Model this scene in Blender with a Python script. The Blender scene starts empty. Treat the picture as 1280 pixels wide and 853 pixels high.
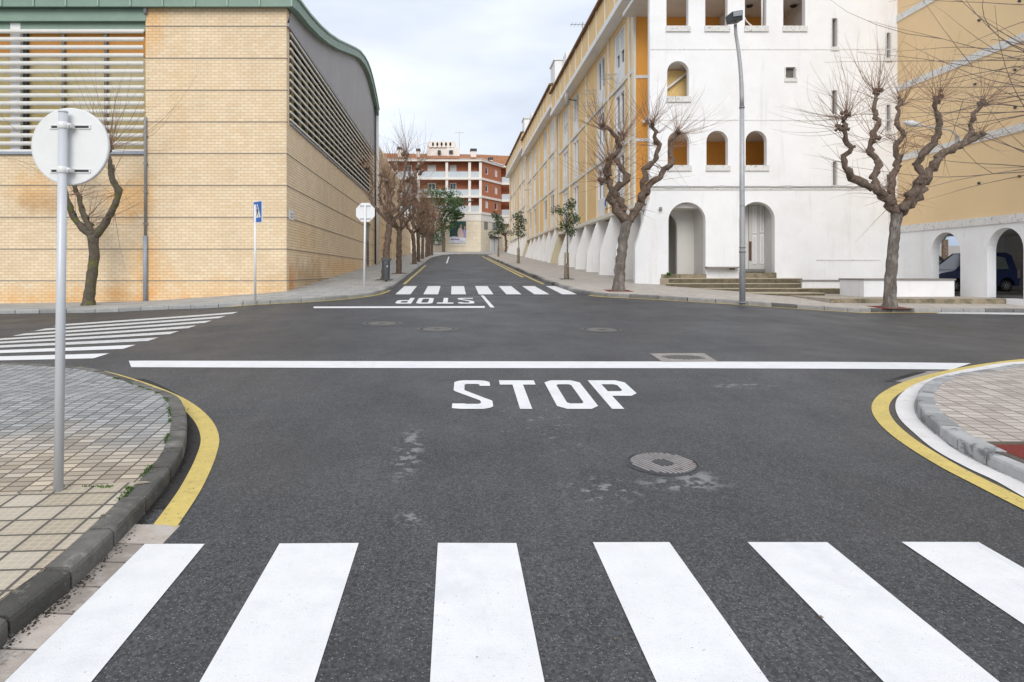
import bpy, bmesh, math, random
from mathutils import Vector, Matrix, noise
from mathutils.geometry import tessellate_polygon
R = math.radians
rnd = random.Random(7)
SC = bpy.context.scene
COL = SC.collection
# ---------------------------------------------------------------- camera
F = 853.0; CX = 568.0; CY = 340.0; HC = 1.935; SL = 0.0457
cam_d = bpy.data.cameras.new('camera'); cam = bpy.data.objects.new('camera', cam_d); COL.objects.link(cam)
cam.location = (0, 0, HC); cam.rotation_euler = (R(90), 0, 0)
cam_d.sensor_width = 36; cam_d.lens = 36 * F / 1280
cam_d.shift_x = (640 - CX) / 1280; cam_d.shift_y = -(426.5 - CY) / 1280
cam_d.clip_end = 3000; cam_d.clip_start = 0.05
SC.camera = cam
SC.render.resolution_x = 1024; SC.render.resolution_y = 682
# ---------------------------------------------------------------- sky, sun, exposure
SUN_EL, SUN_AZ = 34, 188          # azimuth clockwise from +Y: the soft sun stands behind the camera, slightly left
w = bpy.data.worlds.new("World"); SC.world = w; w.use_nodes = True
nt = w.node_tree; nt.nodes.clear()
def N(nt, t, **k):
    n = nt.nodes.new(t)
    for a, b in k.items(): setattr(n, a, b)
    return n
sky = N(nt, 'ShaderNodeTexSky', sky_type='NISHITA', sun_disc=False, sun_elevation=R(SUN_EL), sun_rotation=R(SUN_AZ), air_density=1.2, dust_density=3.0)
tc = N(nt, 'ShaderNodeTexCoord'); mp = N(nt, 'ShaderNodeMapping'); mp.inputs['Scale'].default_value = (1, 1, 3.2)
ns = N(nt, 'ShaderNodeTexNoise'); ns.inputs['Scale'].default_value = 1.7; ns.inputs['Detail'].default_value = 5; ns.inputs['Roughness'].default_value = .5
sep = N(nt, 'ShaderNodeSeparateXYZ')
rp = N(nt, 'ShaderNodeValToRGB')
e = rp.color_ramp.elements; e[0].position = .34; e[0].color = (3.3, 3.95, 5.2, 1); e[1].position = .72; e[1].color = (7.7, 8.05, 8.6, 1)
addh = N(nt, 'ShaderNodeMath', operation='MULTIPLY_ADD'); addh.inputs[1].default_value = .75
mixs = N(nt, 'ShaderNodeMixRGB'); mixs.inputs[0].default_value = .93
bg = N(nt, 'ShaderNodeBackground'); bg.inputs['Strength'].default_value = .1
wo = N(nt, 'ShaderNodeOutputWorld')
L = nt.links.new
L(tc.outputs['Generated'], mp.inputs[0]); L(mp.outputs[0], ns.inputs['Vector'])
L(tc.outputs['Generated'], sep.inputs[0]); L(sep.outputs['Z'], addh.inputs[0])
sub = N(nt, 'ShaderNodeMath', operation='ADD'); sub.inputs[1].default_value = -.17
L(ns.outputs['Fac'], sub.inputs[0]); L(sub.outputs[0], addh.inputs[2]); L(addh.outputs[0], rp.inputs[0])
L(sky.outputs[0], mixs.inputs[1]); L(rp.outputs[0], mixs.inputs[2]); L(mixs.outputs[0], bg.inputs[0]); L(bg.outputs[0], wo.inputs[0])
sd = bpy.data.lights.new('sun', 'SUN'); sd.energy = 1.3; sd.angle = R(35); sd.color = (1, .975, .94)
so = bpy.data.objects.new('sun', sd); COL.objects.link(so)
az = R(SUN_AZ); el = R(SUN_EL)
sv = Vector((math.sin(az) * math.cos(el), math.cos(az) * math.cos(el), math.sin(el)))
so.rotation_euler = sv.to_track_quat('Z', 'Y').to_euler(); so.location = sv * 50
SC.view_settings.view_transform = 'Standard'; SC.view_settings.look = 'None'; SC.view_settings.gamma = 1
SC.view_settings.exposure = .49
try: SC.view_settings.use_curve_mapping = False
except Exception: pass
# ---------------------------------------------------------------- ground shape
def lerp_tab(tab, x):
    if x <= tab[0][0]: return tab[0][1]
    for (a, va), (b, vb) in zip(tab, tab[1:]):
        if x <= b: return va + (vb - va) * (x - a) / (b - a)
    return tab[-1][1]
DL = [(-60, -.9), (-30, -.62), (-16.6, -.485), (-11.4, -.41), (-7.27, -.13), (-5.6, 0), (6.5, 0), (9, -.1), (13, -.37), (22, -.42), (60, -.6)]
def ss(a, b, x):
    t = min(1, max(0, (x - a) / (b - a))); return t * t * (3 - 2 * t)
def graw(x, y):
    yy = min(max(y, -40), 125)
    return SL * yy + lerp_tab(DL, x) * ss(8, 17, y)
def g(x, y):                       # bilinear on a 1 m lattice so that every draped sheet agrees
    if abs(x) > 60 or y > 200 or y < -60: return graw(x, y)
    i = math.floor(x); j = math.floor(y); a = x - i; b = y - j
    return (graw(i, j) * (1 - a) + graw(i + 1, j) * a) * (1 - b) + (graw(i, j + 1) * (1 - a) + graw(i + 1, j + 1) * a) * b
def G(px, py, dz=0.0):             # point of the photo -> point on the ground raised by dz
    lo, hi = 1.5, 125.0
    f = lambda Y: HC + (CY - py) / F * Y - g((px - CX) / F * Y, Y) - dz
    # first sign change from near
    n = 400; a = lo
    for k in range(1, n + 1):
        b = lo * (hi / lo) ** (k / n)
        if f(b) <= 0: break
        a = b
    for _ in range(40):
        m = (a + b) / 2
        if f(m) > 0: a = m
        else: b = m
    return Vector(((px - CX) / F * b, b, g((px - CX) / F * b, b) + dz))
def W(px, py, Y): return Vector(((px - CX) / F * Y, Y, HC + (CY - py) / F * Y))
def ZY(py, Y): return HC + (CY - py) / F * Y
# ---------------------------------------------------------------- mesh builder
class MB:
    def __init__(s): s.v = []; s.f = []; s.sm = []; s.tint = []
    def add(s, vs, fs, smooth=False, tint=0.5):
        o = len(s.v); s.v += [Vector(v) for v in vs]
        for f in fs: s.f.append([o + i for i in f]); s.sm.append(smooth); s.tint.append(tint)
    def box(s, x0, x1, y0, y1, z0, z1, tint=.5):
        vs = [(x0,y0,z0),(x1,y0,z0),(x1,y1,z0),(x0,y1,z0),(x0,y0,z1),(x1,y0,z1),(x1,y1,z1),(x0,y1,z1)]
        s.add(vs, [(0,3,2,1),(4,5,6,7),(0,1,5,4),(1,2,6,5),(2,3,7,6),(3,0,4,7)], tint=tint); return s
    def hexa(s, b, t, tint=.5):    # bottom quad, top quad
        s.add(list(b) + list(t), [(0,3,2,1),(4,5,6,7),(0,1,5,4),(1,2,6,5),(2,3,7,6),(3,0,4,7)], tint=tint); return s
    def beam(s, a, b, wd, ht, up=(0,0,1), tint=.5):
        a = Vector(a); b = Vector(b); d = (b - a).normalized(); u = Vector(up); r = d.cross(u)
        if r.length < 1e-4: r = d.cross(Vector((1,0,0)))
        r.normalize(); u = r.cross(d).normalized(); r *= wd / 2; u *= ht / 2
        s.hexa([a - r - u, a + r - u, b + r - u, b - r - u], [a - r + u, a + r + u, b + r + u, b - r + u], tint); return s
    def tube(s, pts, rad, n=8, cap=True, smooth=True, rough=0.0, tint=.5):
        pts = [Vector(p) for p in pts]; m = len(pts)
        if not hasattr(rad, '__len__'): rad = [rad] * m
        o = len(s.v); pr = None
        for i, p in enumerate(pts):
            d = (pts[min(i + 1, m - 1)] - pts[max(i - 1, 0)])
            d = d.normalized() if d.length > 1e-9 else Vector((0, 0, 1))
            if pr is None:
                r = d.cross(Vector((0, 1, 0)));
                if r.length < .1: r = d.cross(Vector((1, 0, 0)))
            else: r = pr - d * pr.dot(d)
            r.normalize(); pr = r; u = d.cross(r)
            for k in range(n):
                a = 2 * math.pi * k / n; rr = rad[i]
                if rough: rr *= 1 + rough * noise.noise(Vector((p.x * 9 + math.cos(a) * 2, p.y * 9 + math.sin(a) * 2, p.z * 7)))
                s.v.append(p + (r * math.cos(a) + u * math.sin(a)) * rr)
        for i in range(m - 1):
            for k in range(n):
                a = o + i * n + k; b = o + i * n + (k + 1) % n
                s.f.append([a, b, b + n, a + n]); s.sm.append(smooth); s.tint.append(tint)
        if cap:
            s.f.append([o + k for k in range(n)][::-1]); s.sm.append(False); s.tint.append(tint)
            s.f.append([o + (m - 1) * n + k for k in range(n)]); s.sm.append(False); s.tint.append(tint)
        return s
    def lathe(s, prof, c=(0,0,0), n=24, axis='z', smooth=True, tint=.5):   # prof: (r, h)
        c = Vector(c); o = len(s.v)
        for r, h in prof:
            for k in range(n):
                a = 2 * math.pi * k / n; p = (r * math.cos(a), r * math.sin(a), h)
                if axis == 'y': p = (p[0], h, p[1])
                if axis == 'x': p = (h, p[0], p[1])
                s.v.append(c + Vector(p))
        for i in range(len(prof) - 1):
            for k in range(n):
                a = o + i * n + k; b = o + i * n + (k + 1) % n
                s.f.append([a, b, b + n, a + n]); s.sm.append(smooth); s.tint.append(tint)
        for i in (0, len(prof) - 1):
            if prof[i][0] > 1e-6:
                s.f.append([o + i * n + k for k in range(n)]); s.sm.append(False); s.tint.append(tint)
        return s
    def slab(s, outer, holes, org, u, v, nrm, th, tint=.5):
        """polygon with holes in the plane (u, v), from org, thickness th along nrm"""
        org = Vector(org); u = Vector(u); v = Vector(v); nn = Vector(nrm).normalized()
        loops = [outer] + list(holes)
        flat = [p for lp in loops for p in lp]
        tri = tessellate_polygon([[Vector((p[0], p[1], 0)) for p in lp] for lp in loops])
        P = [org + u * p[0] + v * p[1] for p in flat]; o = len(s.v); m = len(P)
        s.v += P + [p + nn * th for p in P]
        for t in tri:
            s.f.append([o + i for i in t]); s.sm.append(False); s.tint.append(tint)
            s.f.append([o + m + i for i in reversed(t)]); s.sm.append(False); s.tint.append(tint)
        k = 0
        for lp in loops:
            q = len(lp)
            for i in range(q):
                a = o + k + i; b = o + k + (i + 1) % q
                s.f.append([a, b, b + m, a + m]); s.sm.append(False); s.tint.append(tint)
            k += q
        return s
    def build(s, name, m, parent=None, fixn=True, bevel=0):
        me = bpy.data.meshes.new(name)
        off = wloc(parent) if parent else Vector((0, 0, 0))
        me.from_pydata([tuple(v - off) for v in s.v], [], s.f)
        me.polygons.foreach_set('use_smooth', s.sm)
        at = me.attributes.new('tint', 'FLOAT', 'FACE'); at.data.foreach_set('value', s.tint)
        if fixn or bevel:
            bm = bmesh.new(); bm.from_mesh(me)
            if bevel:
                es = [e_ for e_ in bm.edges if e_.is_manifold and e_.calc_face_angle(0) > .7]
                bmesh.ops.bevel(bm, geom=es, offset=bevel, segments=2, profile=.6, affect='EDGES', clamp_overlap=True)
            bmesh.ops.recalc_face_normals(bm, faces=bm.faces); bm.to_mesh(me); bm.free()
        me.materials.append(m); me.update()
        o = bpy.data.objects.new(name, me); COL.objects.link(o)
        if parent: o.parent = parent
        return o
def wloc(o):
    l = Vector((0, 0, 0))
    while o: l += o.location; o = o.parent
    return l
def thing(name, label, cat, loc=(0,0,0), group=None):
    o = bpy.data.objects.new(name, None); COL.objects.link(o); o.location = loc; o.empty_display_size = .2
    o['label'] = label; o['category'] = cat
    if group: o['group'] = group
    return o
def tag(o, label, cat, group=None):
    o['label'] = label; o['category'] = cat
    if group: o['group'] = group
    return o
def struct(o): o['kind'] = 'structure'; return o
def copy_tree(o, parent=None):
    c = o.copy(); COL.objects.link(c); c.parent = parent
    for ch in list(o.children): copy_tree(ch, c)
    return c
# ---------------------------------------------------------------- materials
MATS = {}
def mat(name, col, rough=.8, var=.12, vscale=3.0, bump=0.0, bscale=40, metal=0, spots=None, tintamt=0.0, coord='P', spec=None, col2=None, alpha=1, wave=None, streak=None, noise_detail=5):
    """principled with a noise variation; spots=(scale, lo, hi, colour): stains; streak: vertical dirt streaks"""
    if name in MATS: return MATS[name]
    m = bpy.data.materials.new(name); m.use_nodes = True; t = m.node_tree; b = t.nodes['Principled BSDF']; l = t.links.new
    if coord == 'P': src = N(t, 'ShaderNodeNewGeometry').outputs['Position']
    else: src = N(t, 'ShaderNodeTexCoord').outputs['Object']
    n = N(t, 'ShaderNodeTexNoise'); n.inputs['Scale'].default_value = vscale; n.inputs['Detail'].default_value = noise_detail; n.inputs['Roughness'].default_value = .65
    l(src, n.inputs['Vector'])
    r = N(t, 'ShaderNodeValToRGB'); a = r.color_ramp.elements
    c2 = col2 if col2 else tuple(min(1, c * (1 + var)) for c in col)
    c1 = tuple(c * (1 - var) for c in col)
    a[0].position = .3; a[0].color = (*c1, 1); a[1].position = .7; a[1].color = (*c2, 1)
    l(n.outputs['Fac'], r.inputs[0]); cur = r.outputs[0]
    if tintamt:
        at = N(t, 'ShaderNodeAttribute', attribute_name='tint')
        mr = N(t, 'ShaderNodeMapRange'); mr.inputs['To Min'].default_value = 1 - tintamt; mr.inputs['To Max'].default_value = 1 + tintamt
        l(at.outputs['Fac'], mr.inputs['Value'])
        mx = N(t, 'ShaderNodeVectorMath', operation='SCALE'); l(cur, mx.inputs[0]); l(mr.outputs[0], mx.inputs['Scale']); cur = mx.outputs[0]
    for sp in (spots or []):
        sc, lo, hi, c = sp[:4]; k = sp[4] if len(sp) > 4 else 1.0
        n2 = N(t, 'ShaderNodeTexNoise'); n2.inputs['Scale'].default_value = sc; n2.inputs['Detail'].default_value = 6; n2.inputs['Roughness'].default_value = .7
        v = src
        if len(sp) > 5:
            mp = N(t, 'ShaderNodeMapping'); mp.inputs['Scale'].default_value = sp[5]; l(src, mp.inputs[0]); v = mp.outputs[0]
        l(v, n2.inputs['Vector'])
        mr = N(t, 'ShaderNodeMapRange'); mr.inputs['From Min'].default_value = lo; mr.inputs['From Max'].default_value = hi; mr.inputs['To Max'].default_value = k
        l(n2.outputs['Fac'], mr.inputs['Value'])
        mx = N(t, 'ShaderNodeMixRGB'); l(mr.outputs[0], mx.inputs[0]); l(cur, mx.inputs[1]); mx.inputs[2].default_value = (*c, 1); cur = mx.outputs[0]
    l(cur, b.inputs['Base Color']); b.inputs['Roughness'].default_value = rough; b.inputs['Metallic'].default_value = metal
    if spec is not None: b.inputs['Specular IOR Level'].default_value = spec
    if bump:
        n3 = N(t, 'ShaderNodeTexNoise'); n3.inputs['Scale'].default_value = bscale; n3.inputs['Detail'].default_value = 4
        l(src, n3.inputs['Vector']); bp = N(t, 'ShaderNodeBump'); bp.inputs['Strength'].default_value = bump; bp.inputs['Distance'].default_value = .02
        l(n3.outputs['Fac'], bp.inputs['Height']); l(bp.outputs[0], b.inputs['Normal'])
    if wave:                        # ribs: (axis index, pitch m, depth)
        sx = N(t, 'ShaderNodeSeparateXYZ'); l(src, sx.inputs[0])
        mm = N(t, 'ShaderNodeMath', operation='MULTIPLY'); mm.inputs[1].default_value = 2 * math.pi / wave[1]; l(sx.outputs[wave[0]], mm.inputs[0])
        sn = N(t, 'ShaderNodeMath', operation='SINE'); l(mm.outputs[0], sn.inputs[0])
        bp = N(t, 'ShaderNodeBump'); bp.inputs['Strength'].default_value = 1; bp.inputs['Distance'].default_value = wave[2]
        l(sn.outputs[0], bp.inputs['Height']); l(bp.outputs[0], b.inputs['Normal'])
    MATS[name] = m; return m
def brickmat(name, axis, c1, c2, mortar, bw, bh, ms=.01, stains=None, bump=.4, offset=.5, wash=None, patch=None, rough=.85, rot=None, zshift=0.0, grooves=None, dirt=None):
    """brick / slab pattern in world metres; axis 'x': (X,Z) wall, 'y': (Y,Z) wall, 'f': (X,Y) floor"""
    m = bpy.data.materials.new(name); m.use_nodes = True; t = m.node_tree; b = t.nodes['Principled BSDF']; l = t.links.new
    pos = N(t, 'ShaderNodeNewGeometry').outputs['Position']
    s = N(t, 'ShaderNodeSeparateXYZ'); l(pos, s.inputs[0]); c = N(t, 'ShaderNodeCombineXYZ')
    ia, ib = {'x': (0, 2), 'y': (1, 2), 'f': (0, 1)}[axis]
    l(s.outputs[ia], c.inputs[0]); l(s.outputs[ib], c.inputs[1]); v = c.outputs[0]
    if rot or zshift:
        mp = N(t, 'ShaderNodeMapping'); mp.inputs['Rotation'].default_value = (0, 0, rot or 0); mp.inputs['Location'].default_value = (0, zshift, 0); l(v, mp.inputs[0]); v = mp.outputs[0]
    br = N(t, 'ShaderNodeTexBrick', offset=offset); br.inputs['Scale'].default_value = 1
    br.inputs['Brick Width'].default_value = bw; br.inputs['Row Height'].default_value = bh; br.inputs['Mortar Size'].default_value = ms; br.inputs['Mortar Smooth'].default_value = .2; br.inputs['Bias'].default_value = 0
    br.inputs['Color1'].default_value = (*c1, 1); br.inputs['Color2'].default_value = (*c2, 1); br.inputs['Mortar'].default_value = (*mortar, 1)
    l(v, br.inputs['Vector']); cur = br.outputs['Color']
    if grooves:                     # finer lines inside each tile (pale), (pitch, strength, colour)
        g2 = N(t, 'ShaderNodeTexBrick', offset=0); g2.inputs['Scale'].default_value = 1
        g2.inputs['Brick Width'].default_value = grooves[0]; g2.inputs['Row Height'].default_value = grooves[0]; g2.inputs['Mortar Size'].default_value = grooves[3]
        l(v, g2.inputs['Vector'])
        mg = N(t, 'ShaderNodeMath', operation='MULTIPLY'); l(g2.outputs['Fac'], mg.inputs[0]); mg.inputs[1].default_value = grooves[1]
        inv = N(t, 'ShaderNodeMath', operation='SUBTRACT'); inv.inputs[0].default_value = 1; l(br.outputs['Fac'], inv.inputs[1])
        m2 = N(t, 'ShaderNodeMath', operation='MULTIPLY'); l(mg.outputs[0], m2.inputs[0]); l(inv.outputs[0], m2.inputs[1])
        mx = N(t, 'ShaderNodeMixRGB'); l(m2.outputs[0], mx.inputs[0]); l(cur, mx.inputs[1]); mx.inputs[2].default_value = (*grooves[2], 1); cur = mx.outputs[0]
    nz = N(t, 'ShaderNodeTexNoise'); nz.inputs['Scale'].default_value = 1.1; nz.inputs['Detail'].default_value = 7; nz.inputs['Roughness'].default_value = .7; l(pos, nz.inputs['Vector'])
    mr = N(t, 'ShaderNodeMapRange'); mr.inputs['From Min'].default_value = .3; mr.inputs['From Max'].default_value = .7; mr.inputs['To Min'].default_value = .92; mr.inputs['To Max'].default_value = 1.07; l(nz.outputs['Fac'], mr.inputs['Value'])
    sc_ = N(t, 'ShaderNodeVectorMath', operation='SCALE'); l(cur, sc_.inputs[0]); l(mr.outputs[0], sc_.inputs['Scale']); cur = sc_.outputs[0]
    if wash:
        wn = N(t, 'ShaderNodeTexNoise'); wn.inputs['Scale'].default_value = 2.2; wn.inputs['Detail'].default_value = 6; l(pos, wn.inputs['Vector'])
        wa = N(t, 'ShaderNodeMath', operation='MULTIPLY_ADD'); wa.inputs[1].default_value = 2.2; l(wn.outputs['Fac'], wa.inputs[0]); l(s.outputs[1], wa.inputs[2])
        wm = N(t, 'ShaderNodeMapRange'); wm.inputs['From Min'].default_value = wash[0] + 1.1; wm.inputs['From Max'].default_value = wash[1] + 1.1; wm.inputs['To Max'].default_value = wash[3]; l(wa.outputs[0], wm.inputs['Value'])
        wv = N(t, 'ShaderNodeMixRGB', blend_type='MULTIPLY'); l(wm.outputs[0], wv.inputs[0]); l(cur, wv.inputs[1]); wv.inputs[2].default_value = (*wash[2], 1); cur = wv.outputs[0]
    for st in (stains or []):        # (x, y, z centre), (rx, ry, rz), colour, strength, noise scale
        (cc, rr, colr, k, nsc) = st
        vs = N(t, 'ShaderNodeVectorMath', operation='SUBTRACT'); l(pos, vs.inputs[0]); vs.inputs[1].default_value = cc
        vd = N(t, 'ShaderNodeVectorMath', operation='DIVIDE'); l(vs.outputs[0], vd.inputs[0]); vd.inputs[1].default_value = rr
        ln = N(t, 'ShaderNodeVectorMath', operation='LENGTH'); l(vd.outputs[0], ln.inputs[0])
        n2 = N(t, 'ShaderNodeTexNoise'); n2.inputs['Scale'].default_value = nsc; n2.inputs['Detail'].default_value = 6; l(pos, n2.inputs['Vector'])
        ad = N(t, 'ShaderNodeMath', operation='MULTIPLY_ADD'); l(n2.outputs['Fac'], ad.inputs[0]); ad.inputs[1].default_value = -1.6; 
        a2 = N(t, 'ShaderNodeMath', operation='ADD'); l(ln.outputs['Value'], a2.inputs[0]); a2.inputs[1].default_value = .8; l(a2.outputs[0], ad.inputs[2])
        m3 = N(t, 'ShaderNodeMapRange'); m3.inputs['From Min'].default_value = 1; m3.inputs['From Max'].default_value = .2; m3.inputs['To Min'].default_value = 0; m3.inputs['To Max'].default_value = k; l(ad.outputs[0], m3.inputs['Value'])
        mx = N(t, 'ShaderNodeMixRGB', blend_type='MULTIPLY'); l(m3.outputs[0], mx.inputs[0]); l(cur, mx.inputs[1]); mx.inputs[2].default_value = (*colr, 1); cur = mx.outputs[0]
    l(cur, b.inputs['Base Color']); b.inputs['Roughness'].default_value = rough
    bp = N(t, 'ShaderNodeBump', invert=True); bp.inputs['Strength'].default_value = bump; bp.inputs['Distance'].default_value = .01
    l(br.outputs['Fac'], bp.inputs['Height']); l(bp.outputs[0], b.inputs['Normal'])
    return m
def asphaltmat():
    m = bpy.data.materials.new('asphalt'); m.use_nodes = True; t = m.node_tree; b = t.nodes['Principled BSDF']; l = t.links.new
    pos = N(t, 'ShaderNodeNewGeometry').outputs['Position']
    def nz(sc, det=5, ro=.6, vec=None, mapping=None):
        n = N(t, 'ShaderNodeTexNoise'); n.inputs['Scale'].default_value = sc; n.inputs['Detail'].default_value = det; n.inputs['Roughness'].default_value = ro
        v = pos
        if mapping: mp = N(t, 'ShaderNodeMapping'); mp.inputs['Scale'].default_value = mapping; l(pos, mp.inputs[0]); v = mp.outputs[0]
        l(v, n.inputs['Vector']); return n.outputs['Fac']
    def mr(x, a, c, d, e2):
        n = N(t, 'ShaderNodeMapRange'); n.inputs['From Min'].default_value = a; n.inputs['From Max'].default_value = c; n.inputs['To Min'].default_value = d; n.inputs['To Max'].default_value = e2; l(x, n.inputs['Value']); return n.outputs[0]
    def mul(x, y):
        n = N(t, 'ShaderNodeMath', operation='MULTIPLY'); l(x, n.inputs[0]); l(y, n.inputs[1]); return n.outputs[0]
    base = mr(nz(.35, 6, .65), .3, .7, .030, .056)
    base = mul(base, mr(nz(1.3, 6, .7, mapping=(1, .35, 1)), .3, .7, .80, 1.2))
    base = mul(base, mr(nz(48, 5, .9), .32, .68, .35, 1.65)); base = mul(base, mr(nz(4, 5, .7, mapping=(1, .12, 1)), .3, .7, .9, 1.1))
    vo = N(t, 'ShaderNodeTexVoronoi'); vo.inputs['Scale'].default_value = 78; l(pos, vo.inputs['Vector'])
    cs = N(t, 'ShaderNodeSeparateColor'); l(vo.outputs['Color'], cs.inputs[0])
    chip = mul(mr(cs.outputs[0], .62, .95, 0, 1), mr(vo.outputs['Distance'], .40, .22, 0, 1))
    v2 = N(t, 'ShaderNodeTexVoronoi'); v2.inputs['Scale'].default_value = 62; l(pos, v2.inputs['Vector']); c2 = N(t, 'ShaderNodeSeparateColor'); l(v2.outputs['Color'], c2.inputs[0]); base = mul(base, mr(c2.outputs[1], 0, 1, .5, 1.55))
    cc = N(t, 'ShaderNodeCombineColor'); 
    for i, k in enumerate((.97, 1.0, 1.10)):
        q = N(t, 'ShaderNodeMath', operation='MULTIPLY'); l(base, q.inputs[0]); q.inputs[1].default_value = k; l(q.outputs[0], cc.inputs[i])
    mx = N(t, 'ShaderNodeMixRGB'); 
    q = N(t, 'ShaderNodeMath', operation='MULTIPLY'); l(chip, q.inputs[0]); q.inputs[1].default_value = .75; l(q.outputs[0], mx.inputs[0])
    l(cc.outputs[0], mx.inputs[1]); mx.inputs[2].default_value = (.27, .265, .255, 1); cur = mx.outputs[0]
    # cement splashes round the near manhole and small scuffs
    for (cx_, cy_, rx, ry, lo) in ((1.80, 5.42, .36, .15, .50), (1.15, 5.3, .3, .3, .56), (1.98, 5.6, .16, .16, .46), (-.42, 6.3, .14, .8, .52), (-.3, 4.75, .12, .12, .5), (3.9, 9.1, .5, .2, .55), (.9, 7.2, .5, .9, .60)):
        vs = N(t, 'ShaderNodeVectorMath', operation='SUBTRACT'); l(pos, vs.inputs[0]); vs.inputs[1].default_value = (cx_, cy_, SL * cy_)
        vd = N(t, 'ShaderNodeVectorMath', operation='DIVIDE'); l(vs.outputs[0], vd.inputs[0]); vd.inputs[1].default_value = (rx, ry, 1)
        ln = N(t, 'ShaderNodeVectorMath', operation='LENGTH'); l(vd.outputs[0], ln.inputs[0])
        f = mul(mr(ln.outputs['Value'], 1.25, .5, 0, 1), mr(nz(9, 6, .6), lo, lo + .06, 0, .62))
        mx = N(t, 'ShaderNodeMixRGB'); l(f, mx.inputs[0]); l(cur, mx.inputs[1]); mx.inputs[2].default_value = (.26, .26, .26, 1); cur = mx.outputs[0]
    l(cur, b.inputs['Base Color']); l(mr(nz(.8, 4), .3, .7, .50, .68), b.inputs['Roughness'])
    bp = N(t, 'ShaderNodeBump'); bp.inputs['Strength'].default_value = .4; bp.inputs['Distance'].default_value = .008
    l(nz(130, 3, .7), bp.inputs['Height']); l(bp.outputs[0], b.inputs['Normal'])
    return m
def glassmat(name='window_glass', col=(.04, .05, .06), rough=.06):
    if name in MATS: return MATS[name]
    m = mat(name, col, rough=rough, var=.3, vscale=.8, spec=.8); return m
M_asph = asphaltmat()
M_paint = mat('road_paint_white', (.72, .72, .725), .6, .05, 5, bump=.25, bscale=150, spots=[(48, .64, .69, (.22, .22, .23), .8), (2.6, .52, .8, (.55, .56, .60), .6), (110, .60, .66, (.42, .42, .43), .5), (1.1, .60, .66, (.60, .61, .62), .5, (3, .3, 1))])
M_paint_old = mat('worn_road_paint', (.62, .62, .62), .65, .12, 6, bump=.25, bscale=150, spots=[(30, .52, .66, (.16, .16, .16), .8), (4, .5, .8, (.28, .28, .28), .55)])
M_yel = mat('road_paint_yellow', (.60, .46, .13), .6, .10, 6, bump=.35, bscale=150, spots=[(30, .59, .64, (.13, .12, .09), .8), (4, .5, .7, (.42, .32, .11), .5)])
M_white = mat('white_render', (.87, .87, .87), .9, .035, .9, bump=.12, bscale=14, spots=[(.6, .50, .75, (.74, .72, .68), .5), (2.6, .55, .75, (.50, .47, .41), .32, (1, 1, .10)), (5, .63, .7, (.55, .52, .46), .4), (14, .68, .74, (.4, .37, .32), .4)])
M_whited = mat('weathered_white_trim', (.72, .71, .68), .9, .08, 3, bump=.2, bscale=30, spots=[(9, .56, .66, (.16, .15, .13), .8)])
M_wpaint = mat('white_painted_metal', (.78, .78, .78), .45, .03, 4, coord='O')
M_galv = mat('galvanised_steel', (.40, .40, .405), .5, .12, 9, metal=.2, coord='O')
M_dark = mat('dark_metal', (.03, .032, .035), .5, .2, 6, coord='O')
M_black = mat('black_plastic', (.012, .012, .013), .6, .2, 6, coord='O')
M_glass = glassmat()
# ================================================================ GROUND, ROAD, PAVEMENTS
def drape(poly, dz, name, m, parent=None, step=1.0, skirt=0.0, hgt=None):
    """polygon (list of xy) cut on the 1 m lattice and laid on the ground, dz above it; optional skirt down"""
    bm = bmesh.new(); vs = [bm.verts.new((p[0], p[1], 0)) for p in poly]
    f = bm.faces.new(vs); bmesh.ops.triangulate(bm, faces=[f])
    xs = [p[0] for p in poly]; ys = [p[1] for p in poly]
    for ax, (a, b) in enumerate(((min(xs), max(xs)), (min(ys), max(ys)))):
        k = math.floor(a) + 1
        while k < b:
            n = (1, 0, 0) if ax == 0 else (0, 1, 0); c = (k, 0, 0) if ax == 0 else (0, k, 0)
            bmesh.ops.bisect_plane(bm, geom=bm.verts[:] + bm.edges[:] + bm.faces[:], plane_co=c, plane_no=n, dist=1e-5)
            k += step
    bmesh.ops.recalc_face_normals(bm, faces=bm.faces)
    for fc in bm.faces:
        if fc.normal.z < 0: fc.normal_flip()
    if skirt:
        be = [e_ for e_ in bm.edges if len(e_.link_faces) == 1]
        r = bmesh.ops.extrude_edge_only(bm, edges=be)
        low = set(v for v in r['geom'] if isinstance(v, bmesh.types.BMVert))
    else: low = set()
    for v in bm.verts:
        z = (hgt(v.co.x, v.co.y) if hgt else g(v.co.x, v.co.y) + dz)
        v.co.z = z - (skirt if v in low else 0)
    bmesh.ops.recalc_face_normals(bm, faces=bm.faces)
    me = bpy.data.meshes.new(name); bm.to_mesh(me); bm.free(); me.materials.append(m)
    o = bpy.data.objects.new(name, me); COL.objects.link(o)
    if parent: o.parent = parent
    return o
def PG(pts, dz=0): return [G(a, b, dz).to_2d() for a, b in pts]
def offset_line(pl, d):              # to the left of the walking direction for d > 0
    out = []
    for i, p in enumerate(pl):
        t = (pl[min(i + 1, len(pl) - 1)] - pl[max(i - 1, 0)]).normalized()
        out.append(p + Vector((-t.y, t.x)) * d)
    return out
def smooth_line(pl, n=6):            # Catmull-Rom
    out = []
    for i in range(len(pl) - 1):
        p0 = pl[max(i - 1, 0)]; p1 = pl[i]; p2 = pl[i + 1]; p3 = pl[min(i + 2, len(pl) - 1)]
        for k in range(n):
            t = k / n
            out.append(.5 * ((2 * p1) + (-p0 + p2) * t + (2 * p0 - 5 * p1 + 4 * p2 - p3) * t * t + (-p0 + 3 * p1 - 3 * p2 + p3) * t ** 3))
    out.append(pl[-1]); return out
def band(pl, w0, w1, dz, name, m, parent=None):
    a = offset_line(pl, w0); b = offset_line(pl, w1)
    return drape(a + b[::-1], dz, name, m, parent)
def khn(x, y): return .125 - .105 * ss(7.7, 9.3, y)
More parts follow.
